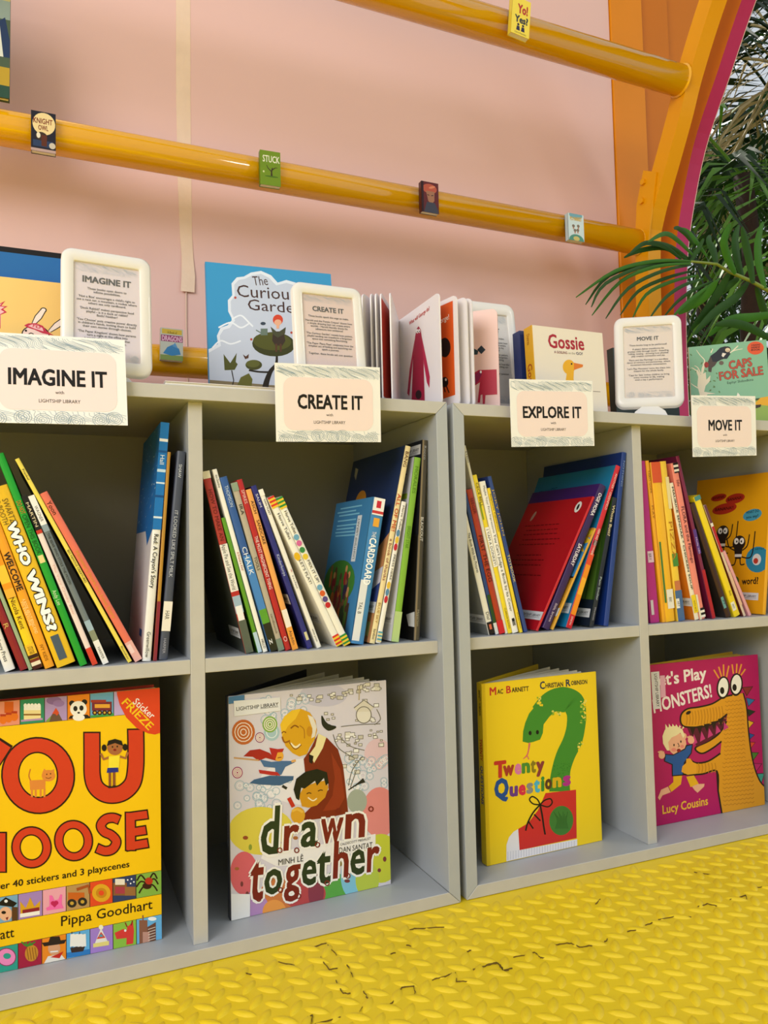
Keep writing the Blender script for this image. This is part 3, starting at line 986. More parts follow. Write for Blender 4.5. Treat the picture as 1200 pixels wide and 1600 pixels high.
row_book(FB, 'e4', .4954, -10.61, .01, .25, .2, '#F0E2C8', '#D87A1E', 'orange book with a cream spine and small black lettering', bands=[(.82, .95, '#F0D020')], stick=(0, .84),
         texts=[('MAURICE SENDAK * CHICKEN SOUP', .03, .78, '#2A1A14', .4, .02), ('WITH RICE', .86, .94, '#6A5A10', .4)])
row_book(FB, 'f4', .5079, -10.08, .0139, .286, .22, '#EE8A78', '#E27A68', 'salmon pink book with black and white striped spine ends',
         bands=[(.0, .014, '#1A1614', .2, 1), (.014, .028, '#F0E8E0', .2, 1), (.028, .042, '#1A1614', .2, 1), (.042, .056, '#F0E8E0', .2, 1), (.056, .065, '#1A1614', .2, 1),
                (.93, .945, '#1A1614', .3, 1), (.945, .96, '#F0E8E0', .3, 1), (.96, .975, '#1A1614', .3, 1), (.975, .99, '#F0E8E0', .3, 1), (.84, 1, '#EAE2C4', 0, .3)],
         texts=[('Idle', .11, .15, '#6A2A2A', .45), ('FLORA and the Flamingo', .28, .64, '#4A2430', .5)])
row_book(FB, 'g4', .5339, -12.92, .0074, .3022, .22, '#7A1A44', '#5E1234', 'tall maroon and purple book behind the salmon one', bands=[(.45, .6, '#5A3A8A'), (.7, 1, '#B0202A')], texts=[('Molly Idle', .5, .6, '#D8C0E0', .4)])
row_book(FB, 'h4', .5708, -19.66, .0126, .2211, .2, '#3A1A14', '#2A2420', 'dark brown book leaning behind the plain yellow one', bands=[(.82, .92, '#6AA0A0', 0, .5)], texts=[('PT', .85, .89, '#222', .3, 0, -.2)])
row_book(FB, 'i4', .5918, -21.15, .0146, .2367, .2, '#EFD21C', '#D8BC18', 'plain bright yellow book with a teal head, leaning left in the far right cell', bands=[(0, .035, '#4A8A8A'), (.88, .95, '#E8E4D8', 0, .6)], texts=[('ARDY', .895, .935, '#222', .3, 0, -.2), ('Reidy', .79, .83, '#6A5A10', .3)])
row_book(FB, 'j4', .6095, -22.53, .0056, .2224, .2, '#D8C0A8', '#6A2A20', 'very thin brown, red and cream book beside the plain yellow one', bands=[(0, .16, '#6A3A4A'), (.16, .19, '#E8E0D8'), (.19, .42, '#B8202A'), (.6, .9, '#E0B898')])
row_book(FB, 'k4', .6231, -25.24, .0064, .1333, .14, '#E0A0A8', '#D89098', 'short thin pink book at the right end of the left-leaning ones')


def wordart(B):
    Hh = 1000 * B.h / B.w
    B.rect(0, 0, 1000, Hh, '#E8A312', 1)
    for cx, cy, rx, ry, t_ in ((330, .15, 110, 40, 'BANANA!'), (560, .17, 130, 55, 'BANANA!'), (420, .24, 170, 60, 'BANANA!!')):
        B.ell(cx, Hh * cy, rx, ry, '#B8301E', 2, -6)
        B.text(t_, (cx - rx * .75, Hh * cy + 22), (cx + rx * .75, Hh * cy + 8), 34, '#3A0A08', 4, .02)
    B.ell(800, Hh * .30, 120, 62, '#4A9AB8', 2, -8)
    B.text('WHAT DO', (720, Hh * .29), (885, Hh * .28), 28, '#12303A', 4, .02)
    B.text('you say?', (725, Hh * .325), (880, Hh * .315), 28, '#12303A', 4, .02)
    for ox, oy, k in ((0, 0, 1), (230, .08, 1.05)):       # two small dancing animals, plain shapes
        cx, cy = 420 + ox, Hh * (.42 + oy)
        B.ell(cx, cy, 85, 80, '#2A201A', 3, -15)
        for s_ in (-1, 1):
            B.ell(cx + s_ * 36, cy - 20, 30, 34, '#F0EAE0', 4)
            B.ell(cx + s_ * 30, cy - 16, 10, 12, '#15110E', 5)
        B.poly([(cx - 60, cy + 60), (cx + 50, cy + 60), (cx + 40, cy + 170), (cx - 40, cy + 170)], '#2A201A', 3)
        B.rect(cx - 45, cy + 120, cx + 45, cy + 150, '#E8E4DC', 4)
        for q in ([(cx - 50, cy + 80), (cx - 130, cy + 40), (cx - 170, cy - 60)], [(cx + 50, cy + 80), (cx + 110, cy + 30), (cx + 130, cy - 90)], [(cx - 25, cy + 165), (cx - 45, cy + 230), (cx - 90, cy + 240)],
                  [(cx + 25, cy + 165), (cx + 40, cy + 230), (cx + 90, cy + 225)], [(cx + 45, cy + 150), (cx + 170, cy + 140), (cx + 200, cy - 120)]):
            B.curve(q, 14, '#241A14', 3)
    B.ell(900, Hh * .62, 150, 135, '#2E86A8', 2)
    B.ell(890, Hh * .62, 55, 60, '#D8D8D8', 3)
    B.ell(880, Hh * .63, 30, 30, '#B83A2A', 4)
    B.text('A. ARTIST', (820, Hh * .555), (980, Hh * .55), 20, '#0E3040', 4)
    B.text('word?', (720, Hh * .80), (930, Hh * .79), 70, '#1A1410', 4, .03)
    B.ell(640, Hh * .775, 40, 45, '#3A6A1E', 3)


row_book(FB, 'l4', .658, 8.3, .0101, .272, .185, '#E8A81A', '#E8A312', 'amber yellow picture book with speech bubbles and two small animals', art=wordart, stick=(60, .855))

# ================================================================== BOOKS STANDING FACE OUT, HALF OPEN


def standing_book(label, o, yaw, tilt, wd, ht, front, spine, back, art, spine_t=.012, open_deg=28, back_deg=None, name='picture_book', left_ext=0, group='books shown face out on the bottom shelves', inner=None, spine_text=()):
    t = thing(name, label, 'book', o, (-tilt, 0, yaw), group)
    bt = .0025
    x0 = -left_ext
    fc = MB().box(x0, wd, 0, bt, 0, ht).build('front_cover', cover_mat(front), t, bevel=.0005)
    # spine strip turns back from the front cover's left edge
    sp = MB().box(x0 - .0018, x0 - .0002, 0, spine_t, 0, ht).build('spine', cover_mat(spine), t, bevel=.0003)
    if spine_text:
        S = Art(spine_t, ht, [(0, 0), (1, 0), (1, 1), (0, 1)])
        for st, f0, f1, h, cf in spine_text:
            vert_text(S, st, f0, f1, cf, h, .02, 0)
        S.build('spine_print', sp, (x0 - .0018, spine_t, 0), (0, -1, 0), (0, 0, 1))
    # leaves fan between the covers
    pg = MB()
    N = 7
    bd = R(back_deg if back_deg is not None else open_deg)
    full = wd + left_ext - .004
    for k in range(N):
        a = bd * (k + .6) / (N + .4) * (.4 + .6 * k / N)
        yb = bt + .0012 + (spine_t - bt - .003) * k / N
        ln = full * (1 - .01 * (k % 3))
        c, s = math.cos(a), math.sin(a)
        nx, ny = -s, c
        th = .0009
        A_ = [(x0 + .001, yb), (x0 + .001 + ln * c, yb + ln * s), (x0 + .001 + ln * c + nx * th, yb + ln * s + ny * th), (x0 + .001 + nx * th, yb + ny * th)]
        v = [(x, y, .003) for x, y in A_] + [(x, y, ht - .003) for x, y in A_]
        pg.add(v, [(3, 2, 1, 0), (4, 5, 6, 7), (0, 1, 5, 4), (1, 2, 6, 5), (2, 3, 7, 6), (3, 0, 4, 7)])
    pg.build('pages', inner or PAGES, t)
    c, s = math.cos(bd), math.sin(bd)
    v = []
    for z in (0, ht):
        v += [(x0, spine_t, z), (x0 + full * c, spine_t + full * s, z), (x0 + full * c - s * bt, spine_t + full * s + c * bt, z), (x0 - s * bt, spine_t + c * bt, z)]
    MB().add(v, [(3, 2, 1, 0), (4, 5, 6, 7), (0, 1, 5, 4), (1, 2, 6, 5), (2, 3, 7, 6), (3, 0, 4, 7)]).build('back_cover', cover_mat(back), t)
    art.build('cover_print', fc, (0, 0, 0), (1, 0, 0), (0, 0, 1))
    return t

# ---- yellow cover with big red letters and picture squares
def strip(A, xs, top, bot, cols, ly=2):
    for i, c in enumerate(cols):
        a, b = xs[i], xs[i + 1]
        A.poly([(a, top(a)), (b, top(b)), (b, bot(b)), (a, bot(a))], '#3A2A12', ly)
        A.poly([(a + 2, top(a) + 2), (b - 2, top(b) + 2), (b - 2, bot(b) - 2), (a + 2, bot(a) - 2)], c, ly + 1)


A = Art(.1916, .3284, [(0, 130), (843, 60), (838, 1360), (0, 1535)], clip=(-.0958, .1916, 0, .3284))
A.rect(-450, -50, 900, 1700, '#F6C60E', 0)
t1 = lambda x: 128 - .083 * x
b1 = lambda x: 262 - .09 * x
strip(A, [-250, -130, -10, 105, 235, 355, 475, 600, 660], t1, b1, ['#6FB0D8', '#8FBF40', '#E8937A', '#2F8F6A', '#B095CC', '#EE8A1E', '#6AA8D4', '#C0A8DC'])
for k in range(3):                                        # jars
    A.ell(15 + 30 * k, 225 - 8 * k, 20, 24, '#E8761E', 5); A.rect(0 + 30 * k, 196 - 8 * k, 30 + 30 * k, 208 - 8 * k, '#B83A1A', 6)
A.rect(22, 130, 70, 190, '#D86018', 5)
A.rect(125, 170, 215, 225, '#F2E0A0', 5); A.rect(125, 150, 215, 175, '#F8F6F0', 6); A.rect(125, 195, 215, 203, '#8A5A1A', 6)
for k in range(5): A.ell(133 + k * 18, 150, 9, 11, '#FFFFFF', 7)
A.stroke([(110, 232), (225, 222)], 10, '#B890C0', 6)
A.poly([(250, 238), (295, 165), (330, 232)], '#6A5040', 5); A.poly([(275, 195), (295, 163), (312, 190), (300, 205), (290, 195)], '#D8502A', 6)
A.ell(285, 125, 40, 22, '#8A6AA8', 5); A.ell(310, 140, 30, 18, '#9A7AB8', 5); A.poly([(237, 238), (270, 205), (260, 236)], '#7AA04A', 5)
A.ell(414, 170, 44, 42, '#F6F4EE', 6); A.ell(380, 140, 15, 15, '#1A1A1A', 5); A.ell(446, 134, 15, 15, '#1A1A1A', 5)
A.ell(398, 168, 11, 14, '#1A1A1A', 7); A.ell(430, 165, 11, 14, '#1A1A1A', 7); A.ell(415, 190, 7, 5, '#1A1A1A', 7); A.poly([(360, 222), (372, 205), (460, 200), (474, 212), (474, 218)], '#1A1A1A', 6); A.ell(415, 215, 32, 18, '#F6F4EE', 7)
A.rect(485, 132, 590, 180, '#7A2A3A', 5); A.rect(480, 122, 560, 136, '#A83A2A', 6); A.rect(500, 145, 580, 165, '#E8A83A', 6)
for k in range(4): A.ell(500 + 26 * k, 190, 13, 13, '#3A1A14', 6); A.ell(500 + 26 * k, 190, 6, 6, '#D8A83A', 7)
A.poly([(478, 205), (600, 192), (600, 208), (478, 216)], '#3E9A4A', 5)
# corner flash
A.poly([(615, 50), (860, 40), (860, 292), (815, 306), (780, 300), (720, 272), (665, 215), (632, 150), (618, 95)], '#DE4420', 10)
A.text('Sticker', (698, 138), (798, 226), 38, '#F6F2EE', 12, .01)
A.text('FRIEZE', (640, 140), (782, 285), 44, '#F6C81E', 12, .02)
# big letters
RED, OUT, YL = '#D23C1E', '#2A0E08', '#F6C60E'
A.ell(200, 519, 195, 203, OUT, 5, -12, 40); A.ell(200, 519, 186, 194, RED, 6, -12, 40); A.ell(200, 516, 106, 122, OUT, 7, -8, 36); A.ell(200, 516, 98, 114, YL, 8, -8, 36)
U = [(484, 288), (484, 420), (485, 520), (503, 580), (548, 616), (602, 622), (655, 603), (697, 556), (712, 480), (715, 380), (714, 272)]
A.curve([(484, 290)] + U[1:-1] + [(714, 274)], 92, OUT, 5); A.curve([(484, 298)] + U[1:-1] + [(714, 282)], 76, RED, 6)
A.curve([(30, 340), (-40, 450), (-85, 520), (-88, 720)], 88, OUT, 5); A.curve([(24, 352), (-40, 450), (-85, 520), (-88, 712)], 74, RED, 6)
A.curve([(-210, 365), (-140, 470), (-90, 530)], 88, OUT, 5); A.curve([(-204, 372), (-140, 470), (-90, 530)], 74, RED, 6)
for cx, cy, rx, ry in ((165, 893, 107, 110), (385, 858, 103, 108)):
    A.ell(cx, cy, rx, ry, OUT, 5, -8, 36); A.ell(cx, cy, rx - 8, ry - 8, RED, 6, -8, 36); A.ell(cx, cy, rx - 45, ry - 42, OUT, 7, -8, 30); A.ell(cx, cy, rx - 52, ry - 49, YL, 8, -8, 30)
S_ = [(628, 752), (592, 740), (552, 748), (528, 780), (545, 812), (582, 830), (608, 862), (590, 900), (550, 912), (503, 895)]
A.curve(S_, 56, OUT, 5); A.curve([(622, 752)] + S_[1:-1] + [(509, 898)], 41, RED, 6)
for wd, c, ly, e in ((60, OUT, 5, 0), (45, RED, 6, 7)):
    A.stroke([(682, 708 + e), (682, 913 - e)], wd, c, ly)
    for (xa_, ya_), (xb_, yb_) in (((656, 738), (777, 722)), ((670, 818), (768, 803)), ((656, 890), (777, 870))):
        A.stroke([(xa_ + e, ya_ - e * .13), (xb_ - e, yb_ + e * .13)], wd - 6, c, ly)
A.stroke([(2, 812), (2, 1025)], 70, OUT, 5); A.stroke([(0, 820), (0, 1018)], 56, RED, 6)
A.stroke([(-110, 835), (-110, 1045)], 66, OUT, 5); A.stroke([(-110, 842), (-110, 1038)], 52, RED, 6); A.stroke([(-110, 940), (0, 922)], 56, OUT, 5); A.stroke([(-110, 940), (0, 922)], 44, RED, 6)
A.ell(-265, 965, 100, 108, OUT, 5); A.ell(-265, 965, 92, 100, RED, 6); A.ell(-255, 965, 55, 62, OUT, 7); A.ell(-250, 965, 50, 56, YL, 8); A.rect(-230, 930, -160, 1000, YL, 9)
# cat and girl standing in the letters
A.poly([(155, 545), (240, 540), (238, 590), (158, 595)], '#E08A3A', 10); A.ell(255, 520, 36, 30, '#E08A3A', 11); A.poly([(222, 505), (232, 483), (248, 497)], '#E08A3A', 11); A.poly([(262, 495), (285, 485), (285, 510)], '#E08A3A', 11)
A.curve([(160, 545), (152, 520), (160, 485)], 7, '#C8762A', 10)
for x in (162, 182, 208, 228): A.rect(x, 585, x + 11, 632, '#E08A3A', 10)
A.stroke([(240, 530), (255, 535), (270, 528)], 3, '#5A2A10', 12); A.ell(246, 513, 3, 4, '#2A1408', 12); A.ell(266, 510, 3, 4, '#2A1408', 12)
A.poly([(572, 420), (630, 415), (625, 480), (570, 482)], '#F6E23A', 11); A.poly([(565, 480), (620, 478), (622, 502), (560, 506)], '#22308A', 12)
A.rect(570, 500, 583, 575, '#8A5030', 11); A.rect(592, 498, 606, 573, '#8A5030', 11); A.ell(604, 375, 40, 38, '#A8683C', 12); A.poly([(562, 365), (570, 338), (605, 328), (640, 338), (648, 365), (605, 350)], '#1A1210', 13)
A.ell(548, 375, 13, 18, '#1A1210', 12); A.ell(658, 372, 13, 18, '#1A1210', 12); A.stroke([(575, 425), (545, 435), (530, 405)], 13, '#A8683C', 10); A.stroke([(628, 420), (660, 430), (672, 398)], 13, '#A8683C', 10)
A.ell(592, 370, 4, 5, '#111111', 14); A.ell(617, 368, 4, 5, '#111111', 14); A.ell(604, 386, 8, 6, '#8A1A1A', 14); A.ell(576, 580, 12, 6, '#2A1A14', 13); A.ell(600, 577, 12, 6, '#2A1A14', 13)
A.text('Over 40 stickers and 3 playscenes', (-70, 1122), (675, 993), 34, '#1E1408', 6, .02)
t2 = lambda x: 1150 - .167 * x
b2 = lambda x: 1285 - .182 * x
XS2 = [-250, -140, -25, 95, 222, 345, 468, 587, 708, 845]
strip(A, XS2, t2, b2, ['#3E8AC0', '#E05A2A', '#7AA8C8', '#A684C2', '#EAA4B4', '#B8925A', '#E24A22', '#2E3C66', '#84B248'])
A.poly([(-20, 1190), (30, 1150), (90, 1180), (70, 1200)], '#15110F', 6); A.ell(30, 1235, 34, 36, '#E8B490', 5); A.ell(20, 1228, 12, 8, '#15110F', 7); A.poly([(30, 1255), (45, 1250), (38, 1270)], '#7A1A1A', 7); A.rect(62, 1200, 92, 1270, '#5A3A1E', 6); A.ell(32, 1170, 9, 8, '#F0F0F0', 7)
A.poly([(108, 1238), (105, 1170), (135, 1205), (158, 1150), (180, 1198), (212, 1165), (206, 1225)], '#D8A21E', 6); A.poly([(118, 1215), (205, 1200), (205, 1222), (118, 1238)], '#8A1A2A', 7); A.poly([(105, 1235), (208, 1218), (208, 1238), (105, 1254)], '#F4F0E8', 7)
A.poly([(240, 1205), (258, 1195), (258, 1140), (272, 1140), (285, 1165), (305, 1160), (315, 1135), (325, 1135), (322, 1180), (332, 1205), (245, 1218)], '#F26AB0', 6); A.ell(277, 1180, 12, 11, '#C01E5A', 7); A.ell(293, 1178, 12, 11, '#C01E5A', 7); A.poly([(267, 1185), (303, 1182), (285, 1202)], '#C01E5A', 7)
A.rect(355, 1125, 440, 1165, '#C8641E', 6); A.stroke([(400, 1110), (460, 1090), (470, 1130)], 16, '#A8501E', 7); A.ell(375, 1180, 24, 22, '#2A2420', 7); A.ell(430, 1172, 24, 22, '#2A2420', 7); A.ell(375, 1180, 10, 9, '#C8A03A', 8); A.ell(430, 1172, 10, 9, '#C8A03A', 8)
A.ell(528, 1127, 48, 46, '#E0A824', 6); A.ell(528, 1127, 28, 26, '#C8861A', 7); A.ell(528, 1127, 14, 13, '#E24A22', 8)
A.rect(590, 1075, 660, 1140, '#8A5A34', 6); A.rect(600, 1055, 650, 1085, '#E8E0D0', 7); A.rect(600, 1095, 690, 1130, '#A83A4A', 7); A.rect(650, 1095, 705, 1140, '#9A6A3A', 8)
for x, y in ((665, 1060), (685, 1055), (680, 1078), (697, 1070)): A.ell(x, y, 4, 4, '#F8F8FF', 8)
for dx, dy in ((-55, -28), (-58, 4), (-45, 36), (50, -38), (55, -10), (50, 24)):
    A.curve([(768, 1078), (768 + dx * .6, 1078 + dy - 14), (768 + dx, 1078 + dy + 14)], 8, '#2A120E', 7)
A.ell(765, 1090, 24, 17, '#3A1410', 8); A.ell(775, 1065, 20, 18, '#B8321E', 9)
A.text('Pippa Goodhart', (318, 1297), (792, 1206), 50, '#1E1408', 6, .008)
A.text('Nick Sharratt', (-300, 1425), (75, 1352), 50, '#1E1408', 6, .008)
t3 = lambda x: 1405 - .203 * x
b3 = lambda x: 1537 - .208 * x
strip(A, [-250, -140, -25, 95, 218, 345, 468, 587, 708, 845], t3, b3, ['#E05A2A', '#84B248', '#2E9E8A', '#A61E3C', '#EE8A1E', '#62B0E2', '#A480D0', '#8CBE42', '#68B4E8'])
A.ell(35, 1455, 48, 44, '#F08AC0', 6); A.ell(38, 1450, 20, 15, '#2E9E8A', 7); A.ring(35, 1455, 48, 44, 4, '#8A2A5A', 7)
A.ell(165, 1435, 34, 42, '#C88A2A', 6, 12)
for k in range(7): A.stroke([(140, 1400), (112 + k * 12, 1378 + (k % 2) * 12)], 7, '#3E8A2E', 7)
for k in range(4): A.stroke([(140 + k * 14, 1405), (150 + k * 14, 1468)], 3, '#7A4A14', 7)
A.poly([(218, 1382), (345, 1365), (335, 1385), (230, 1400)], '#2A1E18', 7); A.poly([(250, 1385), (262, 1352), (310, 1348), (318, 1378)], '#2A1E18', 7); A.ell(282, 1410, 32, 36, '#D8A078', 6); A.poly([(222, 1500), (250, 1450), (318, 1440), (343, 1470), (343, 1480)], '#E8E4DC', 6); A.poly([(262, 1455), (330, 1425), (310, 1460)], '#C8281E', 7); A.stroke([(262, 1428), (302, 1424)], 7, '#E8E8E8', 7)
A.poly([(365, 1408), (445, 1392), (432, 1424), (372, 1432)], '#3A2A24', 7)
for k in range(4): A.stroke([(374 + k * 20, 1412), (374 + k * 20, 1325 + (k % 2) * 10)], 4, '#3A2A24', 7); A.poly([(366 + k * 20, 1338), (386 + k * 20, 1335), (388 + k * 20, 1398), (364 + k * 20, 1402)], '#F0EEE8', 8)
A.poly([(347, 1432), (468, 1412), (468, 1440), (347, 1458)], '#2E7AC0', 6)
A.poly([(488, 1395), (525, 1305), (565, 1385)], '#E8E4E0', 6); A.ell(525, 1302, 12, 12, '#F6F2D0', 7); A.poly([(502, 1362), (525, 1325), (548, 1355)], '#D8402A', 7); A.poly([(512, 1352), (525, 1335), (538, 1349)], '#4AA0B8', 8); A.poly([(484, 1385), (566, 1370), (566, 1392), (484, 1405)], '#E8D880', 7)
A.poly([(655, 1390), (660, 1300), (690, 1275), (695, 1320), (690, 1384)], '#D83A34', 6); A.poly([(595, 1330), (640, 1310), (680, 1320), (660, 1355), (605, 1362)], '#D83A34', 7); A.ell(650, 1318, 6, 6, '#F0F0F0', 8); A.stroke([(660, 1300), (650, 1278)], 6, '#8A1A1A', 7); A.stroke([(680, 1292), (688, 1268)], 6, '#8A1A1A', 7)
A.rect(722, 1265, 765, 1390, '#8A5A44', 6); A.stroke([(742, 1265), (742, 1240)], 7, '#8A5A44', 6); A.poly([(765, 1300), (808, 1275), (808, 1375), (765, 1385)], '#6A4436', 6); A.rect(740, 1325, 775, 1385, '#C09080', 7); A.ell(790, 1258, 22, 10, '#F4F8FC', 6)
for k in range(5): A.stroke([(768, 1312 + k * 14), (806, 1300 + k * 14)], 3, '#E8D8C8', 7)
standing_book('big yellow picture book with huge red letters and rows of picture squares', (-.6144, .0536, T + .0006), R(-1.22), 0, .1916, .3284, '#F6C60E', '#F6C60E', '#D83A2A', A, .010, back_deg=4, left_ext=.0958)

# ---- pale cover with man hugging a child and hand-lettered title
A = Art(.2442, .3062, [(80, 190), (877, 103), (910, 1140), (103, 1325)])
A.rect(0, 0, 1000, 1400, '#D6D0DC', 0)
rn = random.Random(11)
for k in range(70):
    x, y = rn.choice([(rn.uniform(120, 400), rn.uniform(610, 760)), (rn.uniform(690, 890), rn.uniform(490, 660)), (rn.uniform(250, 480), rn.uniform(190, 330))])
    r0 = rn.uniform(12, 26)
    A.ring(x, y, r0, r0, 3.5, '#9CB8C8', 2, 12); A.ring(x, y, r0 * .5, r0 * .5, 3, '#F2F2F4', 3, 9)
A.ell(300, 370, 40, 44, '#A8C4CC', 2); A.ring(300, 370, 26, 28, 4, '#E8EEF0', 3)
A.ell(560, 180, 120, 60, '#C4C0D4', 1); A.ell(840, 480, 70, 80, '#E0C0C8', 1); A.ell(500, 620, 260, 120, '#E6E2E8', 1)
for cx, cy, rx, ry, c in ((250, 870, 165, 122, '#DCCB4E'), (850, 775, 90, 128, '#E08A86'), (735, 720, 50, 62, '#A2AA9C'), (860, 1010, 95, 125, '#C6CC3E'), (165, 1085, 70, 110, '#D8646E'), (390, 1200, 150, 100, '#D07A42'), (210, 1260, 80, 80, '#B48AC0'),
                         (620, 1160, 70, 80, '#5CA648'), (720, 1100, 65, 115, '#82C2DA'), (470, 1190, 110, 80, '#B8484A'), (320, 1280, 60, 60, '#E89A4A'), (790, 1120, 60, 90, '#B8C84A'), (530, 1180, 40, 90, '#8A3A4A')):
    A.ell(cx, cy, rx, ry, c, 4, 0, 28)
rn = random.Random(3)
for k in range(34):
    A.ell(rn.uniform(120, 900), rn.uniform(900, 1290), rn.uniform(7, 15), rn.uniform(8, 16), rn.choice(['#8A7A3A', '#9A4A2A', '#7A3A3A', '#8A9A3A', '#A86A3A']), 5, 0, 12)
for cx, cy, r0, c in ((157, 370, 58, '#C0662E'), (290, 330, 38, '#86AE4E'), (240, 397, 24, '#8A2A6A'), (128, 575, 27, '#A03A72')):
    A.ell(cx, cy, r0, r0 * 1.1, c, 4)
    for q in (.75, .5, .25): A.ring(cx, cy, r0 * q, r0 * 1.1 * q, 4.5, '#F0E4DA', 5, 14)
# line-drawn knight made of small boxes
for k in range(95):
    u = rn.random()
    x, y = (380 + 480 * u, 182 + 25 * math.sin(u * 5) + rn.uniform(-18, 18) - u * 25) if k < 40 else rn.choice([(770 + rn.gauss(0, 45), 290 + rn.gauss(0, 60)), (690 + rn.gauss(0, 55), 400 + rn.gauss(0, 25)), (720 + rn.gauss(0, 35), 480 + rn.gauss(0, 45)), (600 + rn.uniform(-30, 40), 280 + rn.uniform(-40, 30)), (840 + rn.gauss(0, 20), 390 + rn.gauss(0, 30))])
    w2 = rn.uniform(6, 15)
    A.poly([(x - w2, y - w2 * .7), (x + w2, y - w2 * .8), (x + w2, y + w2 * .7), (x - w2, y + w2 * .8)], '#7A7468', 5)
    A.poly([(x - w2 + 3, y - w2 * .7 + 3), (x + w2 - 3, y - w2 * .8 + 3), (x + w2 - 3, y + w2 * .7 - 3), (x - w2 + 3, y + w2 * .8 - 3)], rn.choice(['#E8E4E0', '#F2F0EA', '#C8C2B4', '#DCD6C8']), 6)
A.ell(765, 280, 38, 42, '#E2DCD0', 7); A.ring(765, 280, 38, 42, 4, '#6A6456', 8); A.poly([(715, 245), (765, 205), (815, 240), (800, 262), (730, 265)], '#D8D0C0', 8); A.stroke([(715, 245), (765, 205), (815, 240)], 4, '#6A6456', 9); A.stroke([(740, 205), (742, 130)], 6, '#B8A888', 8)
for q in ([(830, 250), (850, 300), (820, 330)], [(650, 340), (740, 330), (850, 325)], [(610, 380), (640, 450), (720, 500)], [(690, 640), (710, 560), (760, 490)], [(730, 560), (700, 650)], [(650, 400), (700, 440), (770, 460)]):
    A.curve(q, 4, '#6E6A5C', 7)
A.curve([(552, 285), (565, 325), (590, 345), (625, 342)], [4, 26, 34, 8], '#24281A', 8); A.curve([(690, 662), (735, 632), (770, 612)], [5, 8, 26], '#2A2A22', 8); A.stroke([(355, 642), (378, 655)], 14, '#2A2A22', 8)
# flying child with cape
A.poly([(158, 492), (190, 462), (240, 455), (290, 475), (325, 515), (270, 500), (235, 515), (205, 495)], '#A8281E', 7)
A.poly([(240, 508), (300, 520), (355, 515), (400, 515), (418, 522), (370, 545), (350, 585), (322, 592), (318, 550), (262, 545)], '#4A6E9A', 8)
A.poly([(235, 560), (330, 572), (345, 590), (300, 588), (240, 578)], '#B82E2A', 9)
A.poly([(212, 610), (290, 590), (412, 592), (410, 612), (340, 640), (240, 635), (190, 628)], '#3E6086', 8)
A.ell(336, 490, 24, 27, '#E8A83A', 9); A.poly([(288, 448), (330, 455), (362, 452), (355, 470), (330, 472), (318, 510), (300, 490)], '#B82A22', 10); A.stroke([(110, 500), (235, 512)], 8, '#C89A6A', 7); A.stroke([(400, 518), (422, 512)], 12, '#E0A860', 9); A.stroke([(330, 500), (350, 496)], 4, '#7A2A14', 10)
# man in a brown jumper
A.poly([(535, 375), (580, 398), (635, 455), (662, 540), (676, 650), (690, 780), (600, 800), (470, 818), (455, 795), (520, 730), (590, 660), (585, 600), (470, 575), (462, 505), (490, 465)], '#7C2A12', 8)
A.poly([(600, 470), (650, 560), (672, 700), (640, 760), (560, 770), (610, 690), (620, 600)], '#93361A', 9)
A.poly([(535, 375), (576, 395), (558, 450), (515, 525), (492, 480), (520, 440)], '#EBDDA2', 10); A.poly([(488, 480), (512, 490), (505, 530), (490, 520)], '#20180E', 11)
A.poly([(342, 330), (362, 290), (400, 258), (445, 250), (490, 268), (520, 310), (528, 360), (515, 410), (492, 445), (478, 480), (440, 492), (405, 475), (370, 440), (352, 390)], '#D9A21E', 11)
A.poly([(342, 330), (362, 290), (400, 258), (445, 250), (420, 300), (380, 340), (352, 390)], '#ECBF2E', 12)
A.poly([(480, 280), (508, 292), (526, 340), (518, 390), (500, 400), (505, 350), (490, 310)], '#E4DCCC', 12); A.ell(490, 365, 15, 26, '#C88A1A', 13)
A.curve([(352, 392), (365, 420), (392, 412)], 8, '#9A5A12', 13); A.curve([(395, 350), (415, 335), (435, 345)], 7, '#8A5210', 13); A.curve([(350, 375), (360, 366), (372, 372)], 6, '#8A5210', 13); A.curve([(395, 425), (420, 445), (445, 430)], 10, '#F4E8C0', 13); A.curve([(388, 420), (418, 455), (450, 432)], 4, '#7A3E0E', 14); A.curve([(440, 335), (462, 355), (465, 400)], 5, '#B0761A', 13)
# child with black fringe
A.poly([(440, 690), (462, 648), (520, 625), (578, 612), (588, 650), (572, 700), (530, 740), (490, 752), (455, 745)], '#D0941E', 12)
A.poly([(412, 660), (425, 605), (470, 570), (530, 555), (580, 572), (590, 625), (575, 640), (565, 600), (530, 640), (520, 615), (468, 655), (450, 650), (440, 715), (425, 705)], '#1C2010', 13)
A.curve([(485, 700), (510, 716), (530, 704)], 6, '#F2E4C0', 14); A.curve([(535, 668), (548, 662), (560, 664)], 5, '#4A2A0A', 14); A.curve([(478, 682), (490, 676), (502, 680)], 5, '#4A2A0A', 14)
A.ell(435, 790, 36, 42, '#D9A02A', 12); A.curve([(405, 770), (430, 760), (460, 775)], 12, '#E8B848', 13); A.stroke([(388, 702), (412, 748)], 20, '#C0301E', 11)
